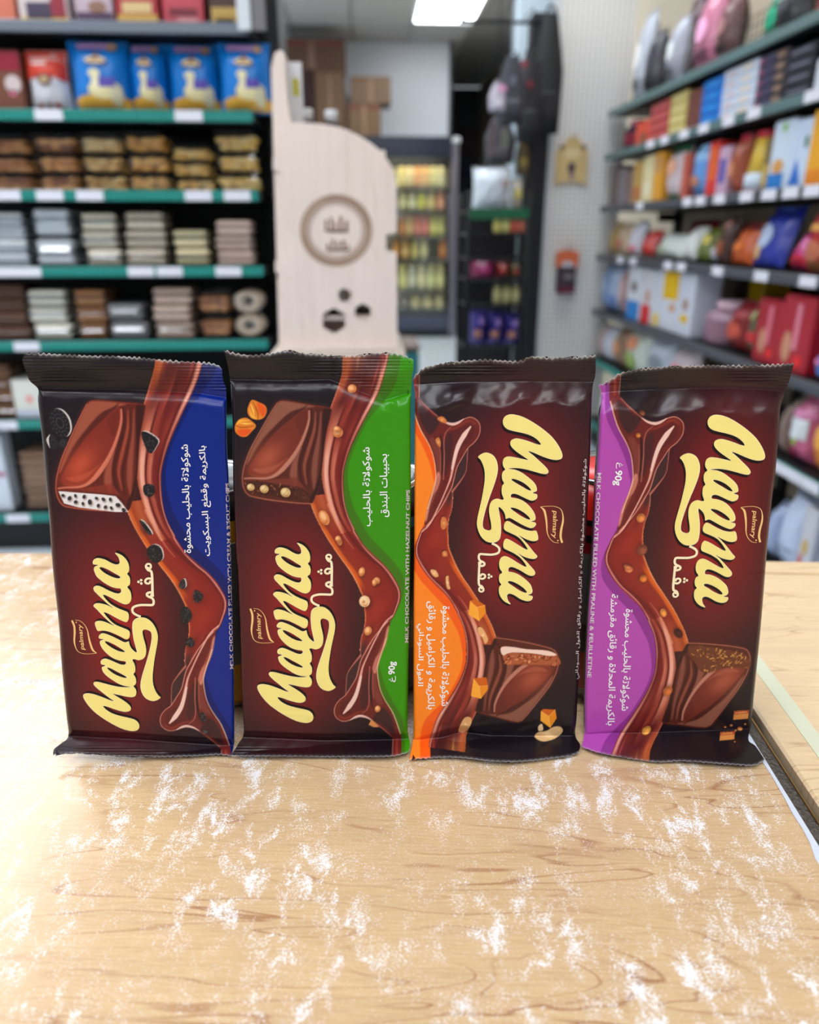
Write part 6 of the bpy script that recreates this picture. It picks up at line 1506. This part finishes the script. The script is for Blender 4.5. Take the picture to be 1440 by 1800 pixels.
# dark upright beside the rack and the bags that hang over it
up = thing('rack_upright', 'tall black slotted upright between wire rack and pegboard', 'upright', (float(at_y(940, 500, 4.0)[0]), 4.17, 0))
MB().box((0, 0, 1.06), (.115, .1, 2.12), .008).build('post', mat('upright_navy', (14,16,26), .5), up)
MB().box((-.02, -.052, 1.0), (.02, .004, 1.9)).build('slot_rail', mat('slot_grey', (40,42,46), .5), up)
MB().tube([(-.40, -.56, 2.075), (-.40, -.06, 2.075)], .008, 6).build('hang_bar', wire, up); MB().tube([(-.41, -.06, 2.075), (.05, -.045, 2.075)], .008, 6).build('hang_bar', wire, up)
def hang_bag(label, x0, x1, yt, yb, y, col, prints=(), d=.16, strap=True):
    a, b = at_y(x0, yb, y), at_y(x1, yb, y); h = float(at_y((x0+x1)/2, yt, y)[2]-a[2]); w = float(b[0]-a[0])
    t = thing('hanging_bag', label, 'bag', ((a[0]+b[0])/2, y, a[2]), 0, 'bags hanging by the pegboard')
    n, m = 12, 14; V = []
    for sgn in (-1, 1):
        for j in range(m):
            for i in range(n):
                u = i/(n-1)*2-1; v = j/(m-1); wd = w/2*(1-.55*max(0, v-.55)/.45)*(1-.12*(1-v)**3)
                V.append((u*wd, sgn*d/2*(max(0, 1-abs(u)**3)**.5)*(1-.6*v)*min(1, (v+.03)*9), v*h))
    obj('bag_body', V, grid_faces(n, m)+[tuple(q[::-1]) for q in grid_faces(n, m, n*m)], pm(col, .5), t, True)
    MB().tube([(-w*.18, 0, h*.97), (-w*.1, 0, h*1.06), (0, 0, h*1.09), (w*.1, 0, h*1.06), (w*.18, 0, h*.97)], .006, 6).build('strap', pm(tuple(v*.7 for v in col), .6), t, True)
    pk = MB(); pk.box((0, -d*.30, h*.24), (w*.6, d*.35, h*.24), .015); pk.build('pocket', pm(tuple(v*1.15+3 for v in col), .5), t)
    for p, c in prints: patch(t, p, w, h, -d/2*.9, c)
    MB().tube([(0, 0, h*1.085), (0, 0, 2.078-float(a[2])), (0, 4.11-y, 2.085-float(a[2]))], .003, 5).build('hanger_cord', wire, t)
hang_bag('tall black bag hanging highest beside the pegboard', 930, 984, 26, 235, 4.0, (16,17,24), d=.14)
hang_bag('black bag with red spot hanging left of the tallest one', 905, 948, 90, 250, 3.88, (20,20,28), [(('e',-.1,.62,.24,.1),(120,24,40))], d=.14)
hang_bag('charcoal bag with pale spot hanging at the left', 872, 922, 100, 218, 3.72, (52,54,64), [(('e',-.05,.62,.2,.16),(110,116,130)),(('r',.3,.86,.2,.1),(140,40,50))], d=.14)
hang_bag('small white and pink bag hanging lowest at the left', 858, 888, 148, 196, 3.6, (196,192,206), [(('e',.2,.8,.5,.3),(226,160,200))], d=.08)
hang_bag('grey patterned bag hanging above the white snack bag', 850, 905, 205, 288, 4.05, (74,72,78), [(('e',.1,.5,.3,.5),(120,120,110)),(('r',-.3,.5,.2,.7),(104,92,96))], d=.12)
hang_bag('tan and black bag hanging just above the wire rack', 905, 930, 240, 308, 4.06, (98,84,58), [(('e',0,.3,.5,.3),(176,150,70))], d=.08)
col_ = slab('column_1', (float(at_y(948, 30, 4.5)[0]), 4.55, ZC/2), (.22, .2, ZC), mat('column_white', (196,214,226), .6))
def peg_mat():
    m = bpy.data.materials.new('pegboard'); m.use_nodes = True; nt = m.node_tree; p = nt.nodes['Principled BSDF']; L = nt.links.new
    t = nt.nodes.new('ShaderNodeTexCoord'); s = nt.nodes.new('ShaderNodeVectorMath'); s.operation = 'SCALE'; s.inputs[3].default_value = 1/.0254
    f = nt.nodes.new('ShaderNodeVectorMath'); f.operation = 'FRACTION'; sub_ = nt.nodes.new('ShaderNodeVectorMath'); sub_.operation = 'SUBTRACT'; sub_.inputs[1].default_value = (.5, 0, .5)
    mu = nt.nodes.new('ShaderNodeVectorMath'); mu.operation = 'MULTIPLY'; mu.inputs[1].default_value = (1, 0, 1)
    ln = nt.nodes.new('ShaderNodeVectorMath'); ln.operation = 'LENGTH'; lt = nt.nodes.new('ShaderNodeMath'); lt.operation = 'LESS_THAN'; lt.inputs[1].default_value = .17
    mx = nt.nodes.new('ShaderNodeMix'); mx.data_type = 'RGBA'; mx.inputs[6].default_value = (*lin((232,230,226)), 1); mx.inputs[7].default_value = (*lin((96,90,86)), 1)
    L(t.outputs['Object'], s.inputs[0]); L(s.outputs[0], f.inputs[0]); L(f.outputs[0], sub_.inputs[0]); L(sub_.outputs[0], mu.inputs[0]); L(mu.outputs[0], ln.inputs[0]); L(ln.outputs['Value'], lt.inputs[0]); L(lt.outputs[0], mx.inputs[0]); L(mx.outputs[2], p.inputs['Base Color']); p.inputs['Roughness'].default_value = .5
    return m
YP = 4.15
xa, xb = float(at_y(968, 300, YP)[0]), float(at_y(1094, 300, YP)[0])
pg = thing('pegboard_panel', 'white pegboard panel at the end of the right shelving', 'pegboard', ((xa+xb)/2, YP, 0))
MB().box((0, .01, 1.5), (xb-xa, .02, 3.0), .002).build('board', peg_mat(), pg)
MB().box((-(xb-xa)/2-.012, .01, 1.5), (.024, .04, 3.0), .003).build('edge_rail', mat('rail_white', (206,210,214), .4), pg)
gc = at_y(1003, 325, YP-.02)
card = thing('hanging_card', 'gold patterned card hanging on the pegboard', 'card', (gc[0], YP-.012, gc[2]))
hc = float(at_y(1003, 240, YP-.02)[2]-gc[2]); wc = float(at_y(1031, 300, YP)[0]-at_y(975, 300, YP)[0])
MB().prism([(-wc/2, 0), (-wc*.2, hc*.06), (wc*.2, hc*.06), (wc/2, 0), (wc*.5, hc*.7), (wc*.3, hc*.85), (wc*.12, hc), (-wc*.12, hc), (-wc*.3, hc*.85), (-wc*.5, hc*.7)], -.003, .003).build('card_sheet', pm((214,186,130), .4), card)
for p, c in ((('e',-.34,.78,.16,.12),(110,84,60)),(('e',.34,.78,.16,.12),(110,84,60)),(('e',0,.36,.24,.24),(76,62,76)),(('e',.02,.2,.14,.2),(150,120,140)),(('e',0,.66,.5,.2),(232,210,160))): patch(card, p, wc, hc, -.003, c)
MB().tube([(0, .01, hc*1.02), (0, -.05, hc*1.04), (0, -.055, hc*1.1)], .003, 6).build('peg_hook', steel, card)
gh = at_y(993, 516, YP-.05); hh_ = float(at_y(993, 440, YP-.05)[2]-gh[2]); wh = float(at_y(1011, 480, YP)[0]-at_y(974, 480, YP)[0])
hg = thing('hanging_pack', 'orange and black pack hanging from a peg hook', 'pack', (gh[0], YP-.045, gh[2]))
MB().box((0, 0, hh_*.34), (wh*.85, .05, hh_*.62), .008).build('pack_body', pm((66,48,58), .35), hg)
MB().prism([(-wh/2, hh_*.62), (wh/2, hh_*.62), (wh/2, hh_*.95), (wh*.2, hh_), (-wh*.2, hh_), (-wh/2, hh_*.95)], -.02, .02).build('header_card', pm((224,112,66), .4), hg)
patch(hg, ('e', 0, .66, .6, .2), wh, hh_, -.022, (206,200,208)); patch(hg, ('r', 0, .08, .8, .14), wh, hh_, -.026, (110,30,50)); patch(hg, ('r', .1, .4, .5, .1), wh, hh_, -.026, (130,126,136))
MB().tube([(0, .04, hh_*1.02), (0, -.05, hh_*1.04), (0, -.055, hh_*1.12)], .003, 6).build('peg_hook', steel, hg)
